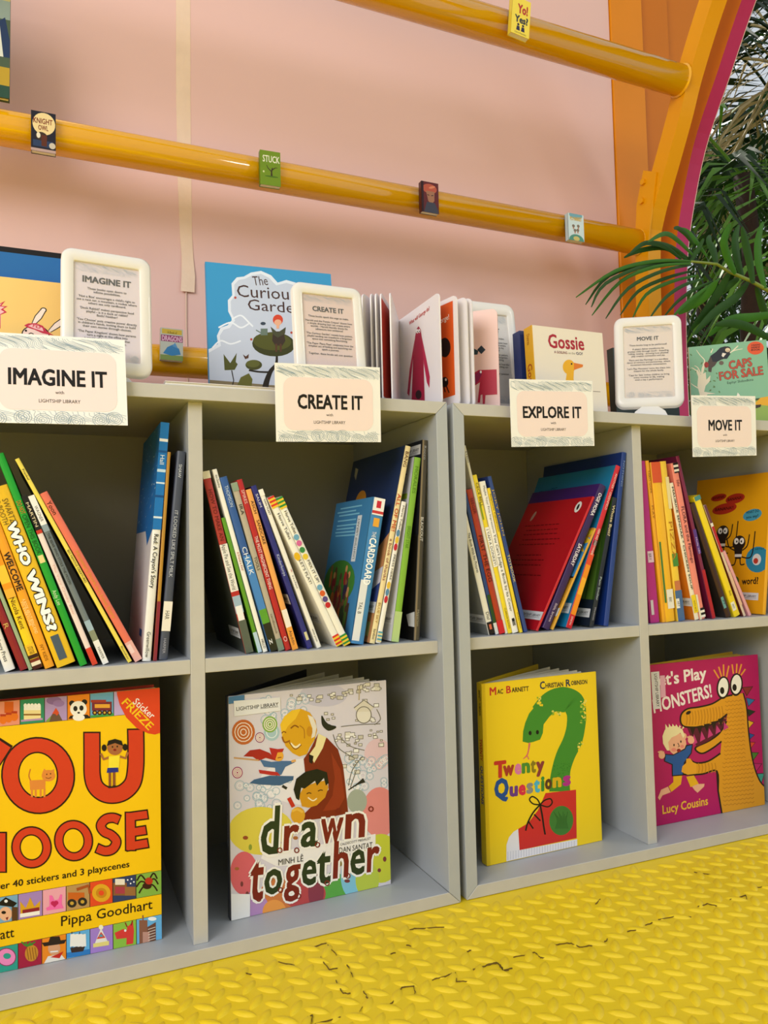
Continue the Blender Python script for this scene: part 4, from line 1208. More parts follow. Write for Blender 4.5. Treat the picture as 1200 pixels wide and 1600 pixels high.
# title lettering
GRN_, MRN = '#2C3A1C', '#7A2416'
A.poly([(250, 1010), (260, 985), (330, 975), (520, 945), (830, 885), (830, 955), (600, 1010), (470, 1040), (330, 1050)], '#EFEBEA', 6)
for ch, x0, x1, y0, y1, cp, c in (('d', 243, 338, 990, 978, 240, GRN_), ('r', 360, 440, 968, 958, 182, MRN), ('a', 446, 536, 950, 940, 182, GRN_), ('w', 545, 662, 932, 920, 182, MRN), ('n', 670, 776, 908, 896, 182, MRN),
                              ('t', 188, 262, 1222, 1212, 240, MRN), ('o', 262, 356, 1192, 1180, 182, GRN_), ('g', 366, 448, 1170, 1158, 182, MRN), ('e', 452, 530, 1146, 1136, 182, GRN_), ('t', 528, 604, 1140, 1128, 200, GRN_),
                              ('h', 612, 694, 1110, 1098, 185, MRN), ('e', 698, 776, 1092, 1082, 182, GRN_), ('r', 784, 850, 1078, 1068, 182, MRN)):
    A.text(ch, (x0, y0), (x1, y1), cp, c, 17, .03, '#F4F0EA', .05)
for x, y in ((345, 968), (430, 968), (535, 940), (640, 768), (350, 1170), (440, 1200), (585, 1135), (690, 1098), (240, 1215), (805, 758)):
    A.ring(x, y, 11, 12, 6, '#7A2416', 18, 10)
A.text('MINH L\u00ca', (338, 1045), (463, 1023), 30, '#2A2622', 19)
A.text('DAN SANTAT', (645, 983), (814, 953), 28, '#2A2622', 19)
A.text('CALDECOTT MEDALIST', (650, 945), (805, 912), 12, '#4A4642', 19)
A.poly([(80, 192), (160, 180), (160, 215), (80, 228)], '#4A7AAA', 19)
A.poly([(106, 212), (340, 192), (343, 260), (110, 290)], '#E4E4E8', 20); A.text('LIGHTSHIP LIBRARY', (120, 262), (332, 236), 19, '#1A1A1E', 21, .015); A.stroke([(240, 250), (330, 240)], 2, '#333333', 21)
A.poly([(100, 1188), (196, 1190), (196, 1306), (100, 1330)], '#ECECEE', 20)
standing_book('pale lilac picture book with an old man hugging a child on its cover', (-.3288, .0584, T + .0006), R(1.49), 0, .2442, .3062, '#D6D0DC', '#2A2C38', '#20202A', A, .009, back_deg=43, spine_text=[('LE / SANTAT', .15, .3, '#8A8A98', .4), ('DRAWN TOGETHER', .42, .68, '#8A8A98', .4)])

# ---- yellow cover with green question-mark snake
A = Art(.2289, .2872, [(200, 218), (865, 152), (902, 1137), (235, 1290)])
A.rect(0, 0, 1000, 1400, '#F1CF22', 0)
A.poly([(200, 215), (214, 214), (250, 1290), (235, 1292)], '#DDBB1A', 1)
for s_, p0, p1, cp, c in (('M', (242, 287), (282, 283), 46, '#C8302A'), ('AC', (287, 279), (322, 276), 27, '#3A2A1A'), ('B', (340, 275), (369, 272), 42, '#C8302A'), ('ARNETT', (372, 270), (473, 261), 27, '#3A2A1A'),
                        ('C', (538, 253), (568, 250), 44, '#2A3450'), ('HRISTIAN', (571, 246), (675, 237), 27, '#2A2A2A'), ('R', (690, 238), (718, 235), 40, '#2A3450'), ('OBINSON', (721, 231), (815, 223), 25, '#2A2A2A')):
    A.text(s_, p0, p1, cp, c, 4, .035)
GS = '#418A2E'
A.poly([(437, 560), (440, 500), (452, 450), (475, 395), (520, 340), (610, 390), (590, 420), (560, 460), (556, 510), (540, 548), (500, 562), (470, 568)], GS, 3)
A.curve([(535, 395), (600, 330), (670, 315), (730, 335), (752, 400), (748, 480), (728, 560), (690, 640), (665, 720), (655, 800), (655, 852)], [110, 125, 150, 140, 112, 108, 112, 110, 108, 118, 122], GS, 3, 8)
rn = random.Random(9)
for k in range(70):
    u = rn.random()
    x, y = (rn.uniform(775, 808), rn.uniform(320, 470)) if k < 30 else rn.choice([(rn.uniform(520, 560), rn.uniform(300, 350)), (rn.uniform(610, 660), rn.uniform(380, 408)), (rn.uniform(760, 800), rn.uniform(560, 630))])
    A.ell(x, y, rn.uniform(3, 7), rn.uniform(3, 9), rn.choice(['#F1CF22', '#8AB02E', '#E8D868']), 4, 0, 7)
for k in range(60):
    x = rn.uniform(610, 715); y = rn.uniform(690, 830)
    A.ell(x, y, 3, 3, '#2E7424', 4, 0, 6)
A.ell(481, 510, 9, 13, '#151510', 5); A.ell(524, 505, 9, 13, '#151510', 5)
A.curve([(478, 568), (472, 610), (462, 642), (440, 662)], [12, 8, 8, 4], '#D86A6A', 4); A.stroke([(463, 640), (474, 664)], 6, '#D86A6A', 4)
for ch, x0, x1, y, cp, c in (('T', 268, 342, 772, 92, '#C8342A'), ('w', 322, 388, 760, 82, '#A83A2A'), ('e', 390, 431, 750, 82, '#D87AB0'), ('n', 432, 482, 744, 80, '#4A8A34'), ('t', 484, 516, 740, 82, '#8A7A1E'), ('y', 516, 566, 736, 80, '#8A3A3A'),
                             ('Q', 270, 356, 892, 108, '#1E4E9A'), ('u', 360, 410, 880, 80, '#6A3A8A'), ('e', 413, 456, 872, 80, '#D82E4A'), ('s', 459, 500, 862, 80, '#8A8A8A'), ('t', 503, 540, 856, 84, '#4AB0D0'), ('i', 545, 566, 848, 84, '#3A8A3A'),
                             ('o', 568, 610, 838, 80, '#5A3A22'), ('n', 612, 666, 828, 78, '#D8B01E'), ('s', 672, 720, 818, 78, '#B02E8A')):
    A.text(ch, (x0, y), (x1, y - (x1 - x0) * .13), cp, c, 6, .06)
A.poly([(572, 862), (750, 842), (754, 1124), (420, 1196), (412, 1072), (470, 1038), (528, 962), (556, 900)], '#CC2E2C', 5)
A.poly([(343, 1262), (343, 1165), (358, 1120), (385, 1088), (412, 1072), (420, 1196), (757, 1130), (757, 1168)], '#E6E4EC', 6)
for k in range(26): A.stroke([(352 + k * 15.5, 1205 - k * 2.6), (352 + k * 15.5, 1255 - k * 3.3)], 2.5, '#B8B8C8', 7)
A.ell(664, 1022, 70, 86, '#3F7A34', 6, 5, 28)
for k in range(10):
    A.curve([(620 + k * 9, 970 + (k % 3) * 12), (640 + k * 6, 1020), (630 + k * 8, 1070)], 4, '#2E6428', 7)
BLK = '#17130F'
A.curve([(540, 930), (500, 925), (478, 900), (495, 882), (525, 900), (540, 930)], 8, BLK, 7); A.curve([(540, 930), (565, 905), (600, 895), (610, 920), (585, 942), (540, 930)], 8, BLK, 7)
A.curve([(540, 930), (500, 975), (468, 1035), (456, 1082)], 9, BLK, 7); A.curve([(540, 930), (552, 990), (562, 1060), (570, 1104)], 10, BLK, 7); A.stroke([(505, 986), (542, 1024)], 9, BLK, 7); A.stroke([(470, 1025), (500, 1070)], 9, BLK, 7)
standing_book('yellow picture book with a green snake curled like a question mark', (.0801, .0542, T + .0006), R(.70), 0, .2289, .2872, '#F1CF22', '#E8C81E', '#DDBB22', A, .014, back_deg=29, spine_text=[('BARNETT / ROBINSON', .04, .18, '#5A3A1A', .4), ('TWENTY', .31, .43, '#C8302A', .55), ('QUESTIONS', .46, .67, '#1E3E8A', .55)])

# ---- magenta cover with orange dragon-like monster
A = Art(.2645, .2865, [(175, 285), (985, 205), (1005, 1305), (218, 1465)])
A.rect(0, 0, 1100, 1600, '#B4125F', 0)
for pts, c in (([(862, 452), (945, 445), (895, 520)], '#8A2A2A'), ([(888, 528), (958, 545), (905, 598)], '#2E6EA8'), ([(895, 612), (958, 632), (905, 672)], '#24301E'), ([(888, 690), (946, 712), (895, 768)], '#E8B020'), ([(892, 785), (948, 805), (895, 850)], '#2A4E9A'),
               ([(892, 855), (952, 858), (905, 918)], '#D8462A'), ([(900, 930), (975, 932), (925, 1000)], '#4A7A2A'), ([(915, 1010), (995, 1012), (945, 1080)], '#B8206A'), ([(945, 1085), (1010, 1080), (985, 1160)], '#3E9A8A')):
    A.poly(pts, '#20100E', 2)
    cx, cy = sum(p_[0] for p_ in pts) / 3, sum(p_[1] for p_ in pts) / 3
    A.poly([(cx + (x - cx) * .84, cy + (y - cy) * .84) for x, y in pts], c, 3)
ORM = '#DE9A22'
MO = [(1010, 1180), (975, 1140), (940, 1050), (915, 920), (900, 760), (892, 600), (870, 495), (790, 510), (720, 528), (640, 575), (540, 600), (460, 612), (415, 645), (402, 690), (412, 730), (450, 748), (560, 746), (660, 715), (748, 652), (742, 705), (690, 790), (610, 850), (515, 895), (520, 925), (565, 940), (640, 900), (702, 852), (692, 940), (600, 998), (512, 1010), (465, 985), (440, 1010), (412, 1030), (402, 1080), (450, 1096), (560, 1090), (664, 1068), (670, 1210), (694, 1372), (1010, 1310)]
A.poly(MO, ORM, 4)
A.curve(MO[:7], 10, '#20100E', 5, 4); A.curve(MO[7:19], 12, '#20100E', 5, 4); A.curve(MO[19:27], 12, '#20100E', 5, 4); A.curve(MO[27:38], 12, '#20100E', 5, 4); A.stroke(MO[36:39], 12, '#20100E', 5)
A.poly([(450, 752), (560, 750), (660, 720), (744, 660), (738, 705), (690, 790), (610, 848), (520, 892), (500, 850), (470, 800)], '#5A0A2E', 5)
for k in range(5):
    x, y = 470 + 52 * k, 752 - 8 * k - k * k * 2
    A.poly([(x, y), (x + 44, y - 8), (x + 22, y + 58)], '#20100E', 6)
    A.poly([(x + 15 + k * 6, 885 - 28 * k), (x + 55 + k * 6, 862 - 28 * k), (x + 30 + k * 4, 800 - 22 * k)], '#C8387E', 6)
for r_ in range(26):
    y = 560 + r_ * 30
    x0, x1 = (720, 880) if y < 650 else ((705, 905) if y < 1000 else (690, 950))
    pts = [(x0 + 15 + k * 14, y - k * 1.5 + (7 if k % 2 else -3)) for k in range(int((x1 - x0 - 20) / 14))]
    A.stroke(pts, 4.5, '#B87414', 5)
for k in range(13): A.curve([(445 + k * 22, 640 - k * 4), (452 + k * 22, 690 - k * 3), (445 + k * 22, 735 - k * 1)], 5, '#B87414', 5)
for k in range(6): A.curve([(530 + k * 24, 1010), (536 + k * 24, 1045), (530 + k * 24, 1082)], 5, '#B87414', 5)
A.ell(462, 642, 20, 12, '#20100E', 6, -30)
for cx, cy, px_ in ((722, 455, -8), (820, 432, -14)):
    A.ell(cx, cy, 48, 86, '#1A0E0C', 6, 6); A.ell(cx, cy - 2, 37, 72, '#F6F2EA', 7, 6); A.ell(cx + px_, cy + 22, 16, 26, '#120C0A', 8)
for a0, b0 in (((692, 385), (655, 320)), ((712, 372), (692, 298)), ((728, 368), (728, 280)), ((748, 376), (768, 290)), ((800, 350), (792, 280)), ((822, 346), (828, 275)), ((840, 352), (862, 278)), ((856, 362), (890, 315))):
    A.stroke([a0, b0], 11, '#E89A3A', 6)
# boy running
SK = '#EDB08E'
A.ell(430, 815, 16, 22, SK, 6)
A.ell(375, 872, 68, 82, SK, 7); A.ell(350, 915, 18, 14, '#E88A7A', 8); A.ell(412, 890, 14, 12, '#E88A7A', 8)
A.poly([(300, 920), (272, 870), (268, 815), (285, 770), (320, 745), (370, 740), (415, 765), (432, 810), (420, 830), (400, 790), (370, 810), (335, 825), (310, 860), (318, 920)], '#F0E0AE', 9)
for k in range(6): A.poly([(290 + k * 24, 770 - 8 * k + k * k * 1.5), (310 + k * 24, 755 - 8 * k + k * k * 1.5), (290 + k * 26, 725 - 4 * k + k * k * 1.5)], '#F0E0AE', 9)
A.ell(352, 880, 5, 9, '#1A1210', 10); A.ell(403, 855, 5, 9, '#1A1210', 10); A.stroke([(380, 865), (392, 890), (380, 894)], 5, '#1A1210', 10); A.ell(387, 920, 15, 13, '#8A1A22', 10)
A.poly([(285, 945), (345, 950), (430, 905), (440, 880), (492, 872), (482, 940), (430, 1010), (420, 1100), (335, 1108), (335, 1025), (278, 1000)], '#1A1210', 7)
A.poly([(292, 952), (345, 957), (434, 912), (446, 888), (484, 880), (474, 938), (423, 1008), (413, 1093), (342, 1100), (342, 1020), (286, 996)], '#21559C', 8)
for hx, hy, sg in ((262, 955, -1), (478, 845, 1)):
    A.ell(hx, hy, 24, 26, SK, 9)
    for k in range(4): A.stroke([(hx, hy), (hx + (k - 1.5) * 14 - 6, hy - 36 + abs(k - 1.5) * 6)], 11, SK, 9)
A.poly([(345, 1108), (410, 1102), (400, 1165), (330, 1220), (310, 1180), (345, 1150)], '#E8B020', 7); A.poly([(440, 1110), (495, 1100), (530, 1160), (470, 1185)], '#E8B020', 7)
A.poly([(305, 1182), (325, 1222), (265, 1245), (245, 1280), (232, 1262), (255, 1205)], SK, 8); A.poly([(480, 1180), (525, 1162), (572, 1160), (568, 1180), (520, 1225), (498, 1205)], SK, 8)
A.poly([(405, 1075), (412, 1035), (440, 1010), (442, 980), (470, 978), (490, 1005), (515, 1015), (515, 1088), (450, 1096)], '#E8A42A', 9)
WT = '#F2E4E4'
A.text("Let's Play", (195, 452), (602, 384), 92, WT, 7, .035)
A.text('MONSTERS!', (205, 645), (640, 522), 98, WT, 7, .035)
A.text('Lucy Cousins', (265, 1378), (596, 1308), 60, '#F0B83A', 7, .03)
A.poly([(252, 365), (288, 362), (295, 525), (258, 530)], '#E0A8C0', 9)
A.poly([(184, 338), (246, 332), (260, 610), (200, 618)], '#DCD8E0', 10); A.text('LIGHTSHIP LIBRARY', (208, 352), (226, 600), 22, '#2A2A30', 12, .01)
mb = standing_book('magenta picture book with an orange monster and a small running boy', (.4369, .0658, T + .0006), R(-1.48), 0, .2645, .2865, '#B4125F', '#A01056', '#D8B02A', A, .008, back_deg=10, inner=mat('#D9B44A', .6, 'yellow_endpapers'))

# ================================================================== TOP OF THE BOOKCASES
ZT = H + .0005


def sign(label, title, o, yaw, tilt, roll, wd, ht, x0, x1, cap, seed):
    t = thing('shelf_sign', label, 'sign', o, (0, 0, 0), 'paper signs taped to the front edge of the bookcases')
    t.rotation_euler = (Matrix.Rotation(yaw, 3, 'Z') @ Matrix.Rotation(-tilt, 3, 'X') @ Matrix.Rotation(-roll, 3, 'Y')).to_euler()
    cd = MB().box(0, wd, 0, .0008, 0, ht).build('card', mat('#F2F0EE', .6, 'white_card'), t)
    A = Art(wd, ht)
    Hh = 1000 * ht / wd
    waves(A, 8, 992, Hh * .02, Hh * .17, seed, 9)
    waves(A, 8, 992, Hh * .855, Hh * .985, seed + 5, 4, spirals=7)
    A.rrect(75, Hh * .17, 925, Hh * .85, 90, '#F3DFDC', 2)
    A.text(title, (x0, Hh * .57), (x1, Hh * .57), cap * Hh, '#17120F', 6, .04)
    A.ctext('with', 500, Hh * .665, 26, '#2A2420', 6, 0)
    A.ctext('LIGHTSHIP LIBRARY', 500, Hh * .765, 28, '#2A2420', 6, 0, 300)
    A.build('sign_print', cd, (0, 0, 0), (1, 0, 0), (0, 0, 1))
    return t


sign('paper sign reading IMAGINE IT', 'IMAGINE IT', (-.6236, -.0165, .6869), R(-1.0), R(7.0), R(1.1), .1565, .1133, 135, 855, .18, 1)
sign('paper sign reading CREATE IT', 'CREATE IT', (-.2728, -.010, .6776), R(-1.0), R(-5.0), R(1.6), .1555, .1077, 200, 825, .18, 2)
sign('paper sign reading EXPLORE IT', 'EXPLORE IT', (.1079, -.010, .6829), R(-2.4), R(-3.4), R(2.2), .1565, .1067, 140, 850, .17, 3)
sign('paper sign reading MOVE IT taped below the sea green book', 'MOVE IT', (.4733, -.022, .6757), R(-2.6), R(-4.0), R(2.3), .1472, .1076, 245, 775, .17, 4)

FRM = mat('#E8E2DA', .32, 'ivory_plastic', coat=.2)


def sign_frame(label, title, paras, o, yaw, tilt, roll, wd, ht, seed, tint='#D9CBD0', foot=.012, capk=1.0):
    t = thing('sign_frame', label, 'frame', o, (0, 0, 0), 'ivory plastic sign frames with rounded corners')
    t.rotation_euler = (Matrix.Rotation(yaw, 3, 'Z') @ Matrix.Rotation(-tilt, 3, 'X') @ Matrix.Rotation(-roll, 3, 'Y')).to_euler()
    th = .011

    def rr(x0, x1, z0, z1, r_, n=6):
        P = []
        for cx, cz, a0 in ((x1 - r_, z1 - r_, 0), (x0 + r_, z1 - r_, 90), (x0 + r_, z0 + r_, 180), (x1 - r_, z0 + r_, 270)):
            P += [(cx + r_ * math.cos(R(a0 + 90 * k / n)), cz + r_ * math.sin(R(a0 + 90 * k / n))) for k in range(n + 1)]
        return P
    bx, bz = wd * .135, ht * .105
    rings = [(rr(0, wd, 0, ht, wd * .13), th), (rr(0, wd, 0, ht, wd * .13), .0025), (rr(.0025, wd - .0025, .0025, ht - .0025, wd * .12), 0),
             (rr(bx - .001, wd - bx + .001, bz - .001, ht - bz + .001, .003), 0), (rr(bx, wd - bx, bz, ht - bz, .0025), .001), (rr(bx, wd - bx, bz, ht - bz, .0025), .004)]
    v, f = [], []
    n = len(rings[0][0])
    for P, y in rings:
        v += [(x, y, z) for x, z in P]
    for k in range(len(rings) - 1):
        for i in range(n):
            f.append((k * n + i, k * n + (i + 1) % n, (k + 1) * n + (i + 1) % n, (k + 1) * n + i))
    f.append(tuple(range(n)))
    fr = MB().add(v, f).build('frame', FRM, t, smooth=False)
    for p_ in fr.data.polygons:
        p_.use_smooth = len(p_.vertices) == 4
    ins = MB().box(bx - .001, wd - bx + .001, .0035, .0042, bz - .001, ht - bz + .001).build('insert', mat(tint, .5, 'insert_paper_' + tint.strip('#')), t)
    A = Art(wd - 2 * bx, ht - 2 * bz)
    Hh = 1000 * A.h / A.w
    waves(A, 10, 990, 8, Hh * .10, seed, 7)
    waves(A, 10, 990, Hh * .91, Hh - 8, seed + 3, 4, spirals=5)
    A.ctext(title, 500, Hh * .20, 104 * capk, '#1A1614', 5, .045)
    y = Hh * .275
    for para in paras:
        for ln in para:
            A.ctext(ln, 500, y, 37, '#241E1C', 5, .018, 965)
            y += 53
        y += 36
    A.build('insert_print', ins, (bx, .0034, bz), (1, 0, 0), (0, 0, 1))
    # clear sheet in front of the paper
    pm = bpy.data.materials.get('clear_sheet')
    if not pm:
        pm = bpy.data.materials.new('clear_sheet')
        pm.use_nodes = True
        b = pm.node_tree.nodes['Principled BSDF']
        b.inputs['Base Color'].default_value = (1, 1, 1, 1)
        b.inputs['Roughness'].default_value = .05
        b.inputs['Alpha'].default_value = .06
    MB().box(bx, wd - bx, .0012, .0016, bz, ht - bz).build('clear_sheet', pm, t)
    # foot under the frame
    ft = MB()
    pr = [(-.034, -foot), (-.026, -foot * .3), (-.014, .0015), (.014, .0015), (.026, -foot * .3), (.034, -foot)]
    ft.prism_xz([(wd / 2 + a, b) for a, b in pr][::-1], .001, .03)
    ft.build('foot', FRM, t)
    return t


P1 = [['These books open doors to', 'infinite possibilities.'], ["'Not a Box' encourages a child's right to", 'see a race car, a mountain, a rocket where', 'others see only cardboard.'],
      ["'Duck Rabbit!' makes perspective food", 'playful - is it a duck or rabbit?', 'Both? Neither?'], ["'You Choose' puts creative power directly", "in children's hands, inviting them to build", 'their own stories through choices.'],
      ["'The Paper Kingdom' shows how parents", 'turn a night at the office into', 'a world of dragons, proving that', 'imagination lives anywhere.']]
P2 = [['These books spark the urge to make.'], ["'Harold and the Purple Crayon' shows how", 'a simple drawing tool can create entire', 'worlds - Harold literally draws his', 'adventure into existence!'],
      ["'The Curious Garden' reveals how patient,", 'playful tending can transform a forgotten', 'space into something flourishing.'], ["'The Paper Plane Fleet' celebrates how the", 'simplest act of folding and launching can', 'spark a journey.'], ['Together, these books ask one question']]
P3 = [['These books long to be performed!'], ["A pizza's father transforms his", 'grumpy child through touch - kneading,', 'rolling, tossing - showing how physical', 'play creates connection and joy.'],
      ["'Flora and the Flamingo' is a wordless", 'dance of mimicry and partnership, where', 'movement becomes conversation.'], ["'Let's Play Monsters' turns the chase into", 'theatre for the whole family.'], ["'Caps for Sale' invites children to bring", 'every monkey to life, making', 'even a nap a performance.']]
sign_frame('ivory frame headed IMAGINE IT in front of a blue book', 'IMAGINE IT', P1, (-.5446, .012, .7625), R(2.78), R(7), R(-.71), .1126, .1693, 21)
sign_frame('ivory frame headed CREATE IT beside the fanned white board book', 'CREATE IT', P2, (-.2345, .010, .7610), R(-.55), R(6.9), 0, .1084, .1613, 22, '#D8BEB6', .010, .9)
sign_frame('ivory frame headed MOVE IT, turned askew on the bookcase', 'MOVE IT', P3, (.395, .079, .7759), R(-36.2), R(8.56), R(-1.6), .119, .1778, 23, '#DCCBBE', .025, .8)
sign_frame('ivory frame half hidden behind the fanned white board book', 'EXPLORE IT', P2, (.1081, .140, .7625), R(-1.15), R(6.8), 0, .128, .2162, 24, '#D6CFC8', .012, .8)


def face_book(label, o, yaw, tilt, wd, ht, th, front, spine, art=None, name='picture_book', edge=None, rot_r=.0, spine_art=None, group='books standing on top of the bookcases'):
    t = thing(name, label, 'book', o, (-tilt, 0, yaw), group)

    def rc(x0, x1, z0, z1, r_):
        if r_ <= 0:
            return [(x0, z0), (x1, z0), (x1, z1), (x0, z1)]
        P = [(x0, z0)]
        for cx, cz, a0 in ((x1 - r_, z0 + r_, -90), (x1 - r_, z1 - r_, 0)):
            P += [(cx + r_ * math.cos(R(a0 + 15 * k)), cz + r_ * math.sin(R(a0 + 15 * k))) for k in range(7)]
        return P + [(x0, z1)]
    b = min(.0025, th * .25)
    q = rc(0, wd, 0, ht, rot_r)
    m = MB().prism_xz(q, 0, b)
    m.prism_xz(q, th - b, th)
    m.box(-.0012, 0, 0, th, 0, ht, 1)
    cv = m.build('cover', [cover_mat(front), cover_mat(spine)], t)
    e = .002
    MB().prism_xz(rc(0, wd - e, e, ht - e, rot_r), b, th - b).build('pages', edge or PAGES, t)
    if art:
        art.build('cover_print', cv, (0, 0, 0), (1, 0, 0), (0, 0, 1))
    if spine_art:
        S = Art(th, ht, [(0, 0), (1, 0), (1, 1), (0, 1)])
        for st, f0, f1, h, cf in spine_art:
            vert_text(S, st, f0, f1, cf, h, .02, 0)
        S.build('spine_print', cv, (-.0012, th, 0), (0, -1, 0), (0, 0, 1))
    return t


# blue book with black rim, far left
A = Art(.27, .20)
A.rect(0, 0, 1000, 28, '#15110F', 1)
A.ell(330, 330, 210, 200, '#15110F', 2, 0, 30); A.ell(330, 340, 185, 170, '#C8D0D0', 3, 0, 30)
face_book('blue book with a black rim standing behind the pale orange one', (-.745, .100, ZT), 0, R(4), .262, .1985, .012, '#1C66A8', '#15110F', A)
# pale orange book with a rabbit
A = Art(.2, .1425, [(-430, 262), (440, 312), (470, 1000), (-430, 1000)])
for k in range(9):
    A.rect(-430, 262 + k * 80, 480, 345 + k * 80, '#F2C878', 1)
PK = '#F4D4CC'
A.poly([(0, 620), (25, 620), (25, 480), (0, 480)], '#F0B0B8', 2)
A.poly([(-80, 640), (25, 630), (22, 540), (55, 520), (35, 500), (58, 480), (25, 480), (45, 445), (10, 470), (-5, 450), (-25, 480), (-80, 480)], '#C8304A', 2)
A.poly([(-70, 632), (18, 622), (16, 540), (42, 518), (22, 505), (42, 486), (15, 484), (28, 462), (5, 480), (-10, 466), (-25, 490), (-70, 490)], '#F4BCC0', 3)
for e0, e1 in (((190, 590), (240, 490)), ((275, 630), (350, 540))):
    A.curve([e0, ((e0[0] + e1[0]) / 2, (e0[1] + e1[1]) / 2), e1], [18, 40, 30], '#15110F', 3); A.ell(e1[0], e1[1], 17, 17, '#15110F', 3)
    A.curve([e0, ((e0[0] + e1[0]) / 2, (e0[1] + e1[1]) / 2), e1], [10, 30, 20], '#F6E4DC', 4); A.ell(e1[0], e1[1], 11, 11, '#F6E4DC', 4)
A.ell(205, 655, 72, 60, '#15110F', 4); A.ell(205, 656, 66, 54, PK, 5)
A.poly([(145, 600), (165, 585), (205, 580), (240, 595), (262, 630), (300, 655), (240, 645), (200, 625), (160, 612)], '#C8304A', 7); A.poly([(165, 602), (185, 590), (215, 590), (240, 612), (245, 632), (200, 618)], '#F4BCC0', 8)
A.text('FD', (188, 605), (228, 618), 20, '#C8304A', 9, .03); A.ell(155, 634, 6, 7, '#15110F', 9); A.curve([(170, 655), (182, 648), (195, 655)], 5, '#15110F', 9)
face_book('pale orange book with a pink rabbit in a cap', (-.715, .062, ZT), 0, R(3), .2, .1425, .012, '#F2C878', '#F2C878', A)
# sky blue book with white cloud
A = Art(.2168, .2697, [(257, 154), (874, 216), (923, 928), (281, 905)])
A.rect(200, 100, 1000, 1000, '#3D97C6', 0)
CL = '#C9CFDB'
A.poly([(250, 1000), (262, 590), (290, 578), (318, 560), (312, 520), (330, 480), (365, 468), (388, 440), (368, 400), (366, 345), (388, 320), (384, 262), (410, 232), (445, 228), (480, 208), (530, 200), (580, 222), (612, 258), (655, 245), (700, 258), (730, 300), (770, 420), (830, 480), (880, 560), (920, 1000)], '#E4E8EE', 1)
A.poly([(270, 1000), (270, 605), (300, 588), (332, 570), (326, 520), (345, 490), (375, 482), (402, 445), (382, 400), (380, 350), (400, 322), (398, 268), (420, 245), (450, 240), (485, 222), (530, 215), (570, 235), (605, 272), (655, 260), (690, 270), (720, 310), (760, 425), (820, 490), (870, 570), (900, 1000)], CL, 2)
for q in ([(385, 440), (430, 420), (470, 455), (490, 475)], [(320, 480), (380, 455), (430, 480), (470, 460)], [(290, 580), (330, 545), (380, 560), (430, 545)]):
    A.curve(q, 8, '#EEF1F5', 3)
IN = '#4A3028'
A.text('The', (493, 272), (566, 270), 46, IN, 5); A.text('Curious', (413, 327), (705, 345), 60, IN, 5); A.text('Garden', (466, 392), (735, 412), 54, IN, 5)
OL = '#55561E'
A.curve([(608, 618), (604, 660), (575, 700), (552, 770), (545, 860)], [10, 14, 22, 30, 46], '#2A2216', 3); A.curve([(470, 690), (520, 698), (575, 700)], 9, '#2A2216', 3)
A.ell(592, 562, 106, 60, '#3E3F16', 4, 3); A.ell(585, 548, 95, 44, OL, 5, 3); A.ell(494, 664, 41, 25, '#4A4A1A', 4); A.ell(490, 658, 34, 18, '#63642A', 5)
A.poly([(350, 690), (345, 610), (378, 655), (410, 605), (405, 650), (415, 660), (400, 688)], OL, 4); A.stroke([(385, 690), (395, 740), (380, 800)], 5, '#2A2216', 4); A.poly([(440, 612), (455, 622), (470, 610), (468, 630), (452, 636)], '#5A3A2A', 4)
A.poly([(410, 770), (430, 725), (470, 705), (488, 735), (480, 790)], '#6A682A', 4); A.poly([(250, 735), (600, 765), (940, 790), (940, 1000), (250, 1000)], '#8A7A5A', 3)
A.ell(613, 442, 25, 26, '#D8482A', 6); A.ell(613, 455, 18, 15, '#EDB08A', 7); A.rect(606, 468, 620, 485, '#EDB08A', 6); A.poly([(588, 500), (640, 498), (650, 545), (635, 570), (600, 568), (585, 545)], '#3E3022', 7); A.poly([(577, 475), (612, 505), (652, 478), (648, 510), (612, 530), (588, 512)], '#4A4A30', 8)
A.rect(600, 560, 610, 600, '#5A3A24', 7); A.rect(622, 560, 632, 600, '#5A3A24', 7); A.rect(528, 485, 562, 518, '#6A7A6A', 6); A.stroke([(528, 505), (505, 492)], 5, '#6A7A6A', 6); A.ell(540, 460, 13, 8, '#3A4450', 6)
for x, y in ((403, 332), (482, 538), (680, 505)): A.ell(x, y, 6, 6, '#B84A3A', 4)
face_book('sky blue picture book with a white cloud and topiary trees', (-.3216, .2011, ZT), R(-4.57), R(9.6), .2168, .2697, .010, '#3D97C6', '#3A8AB8', A)
# flat lying thin book
t = thing('picture_book', 'thin white book lying flat beneath the sky blue one', 'book', (-.418, .006, ZT), group='books standing on top of the bookcases')
m = MB().box(0, .152, 0, .17, 0, .0012)
m.box(0, .152, 0, .17, .0042, .0054)
m.build('cover', cover_mat('#E4DCD4'), t, bevel=.0003)
MB().box(.001, .15, .002, .168, .0012, .0042).build('pages', PAGES, t)
# cream board book with yellow bird
A = Art(.151, .1566, [(905, 359), (1270, 402), (1302, 846), (934, 824)])
A.rect(880, 340, 1320, 860, '#E9DDCB', 0)
A.text('Gossie', (990, 476), (1178, 490), 70, '#A82030', 4, .03); A.text('A GOSLING', (1020, 506), (1088, 511), 13, '#7A2A3A', 4, .02); A.text('on the', (1093, 511), (1128, 513), 12, '#8A8A7A', 4); A.text('GO!', (1134, 514), (1168, 516), 14, '#2A2A50', 4, .02)
A.ell(1096, 578, 32, 38, '#E8AC1E', 3); A.poly([(1122, 556), (1170, 566), (1168, 578), (1122, 594)], '#DE7A22', 4); A.ell(1110, 562, 4, 5, '#1A1410', 5); A.poly([(1085, 610), (1122, 600), (1120, 640), (1135, 720), (1070, 720)], '#E8AC1E', 3); A.stroke([(1222, 705), (1260, 707)], 3, '#8A7A6A', 3)
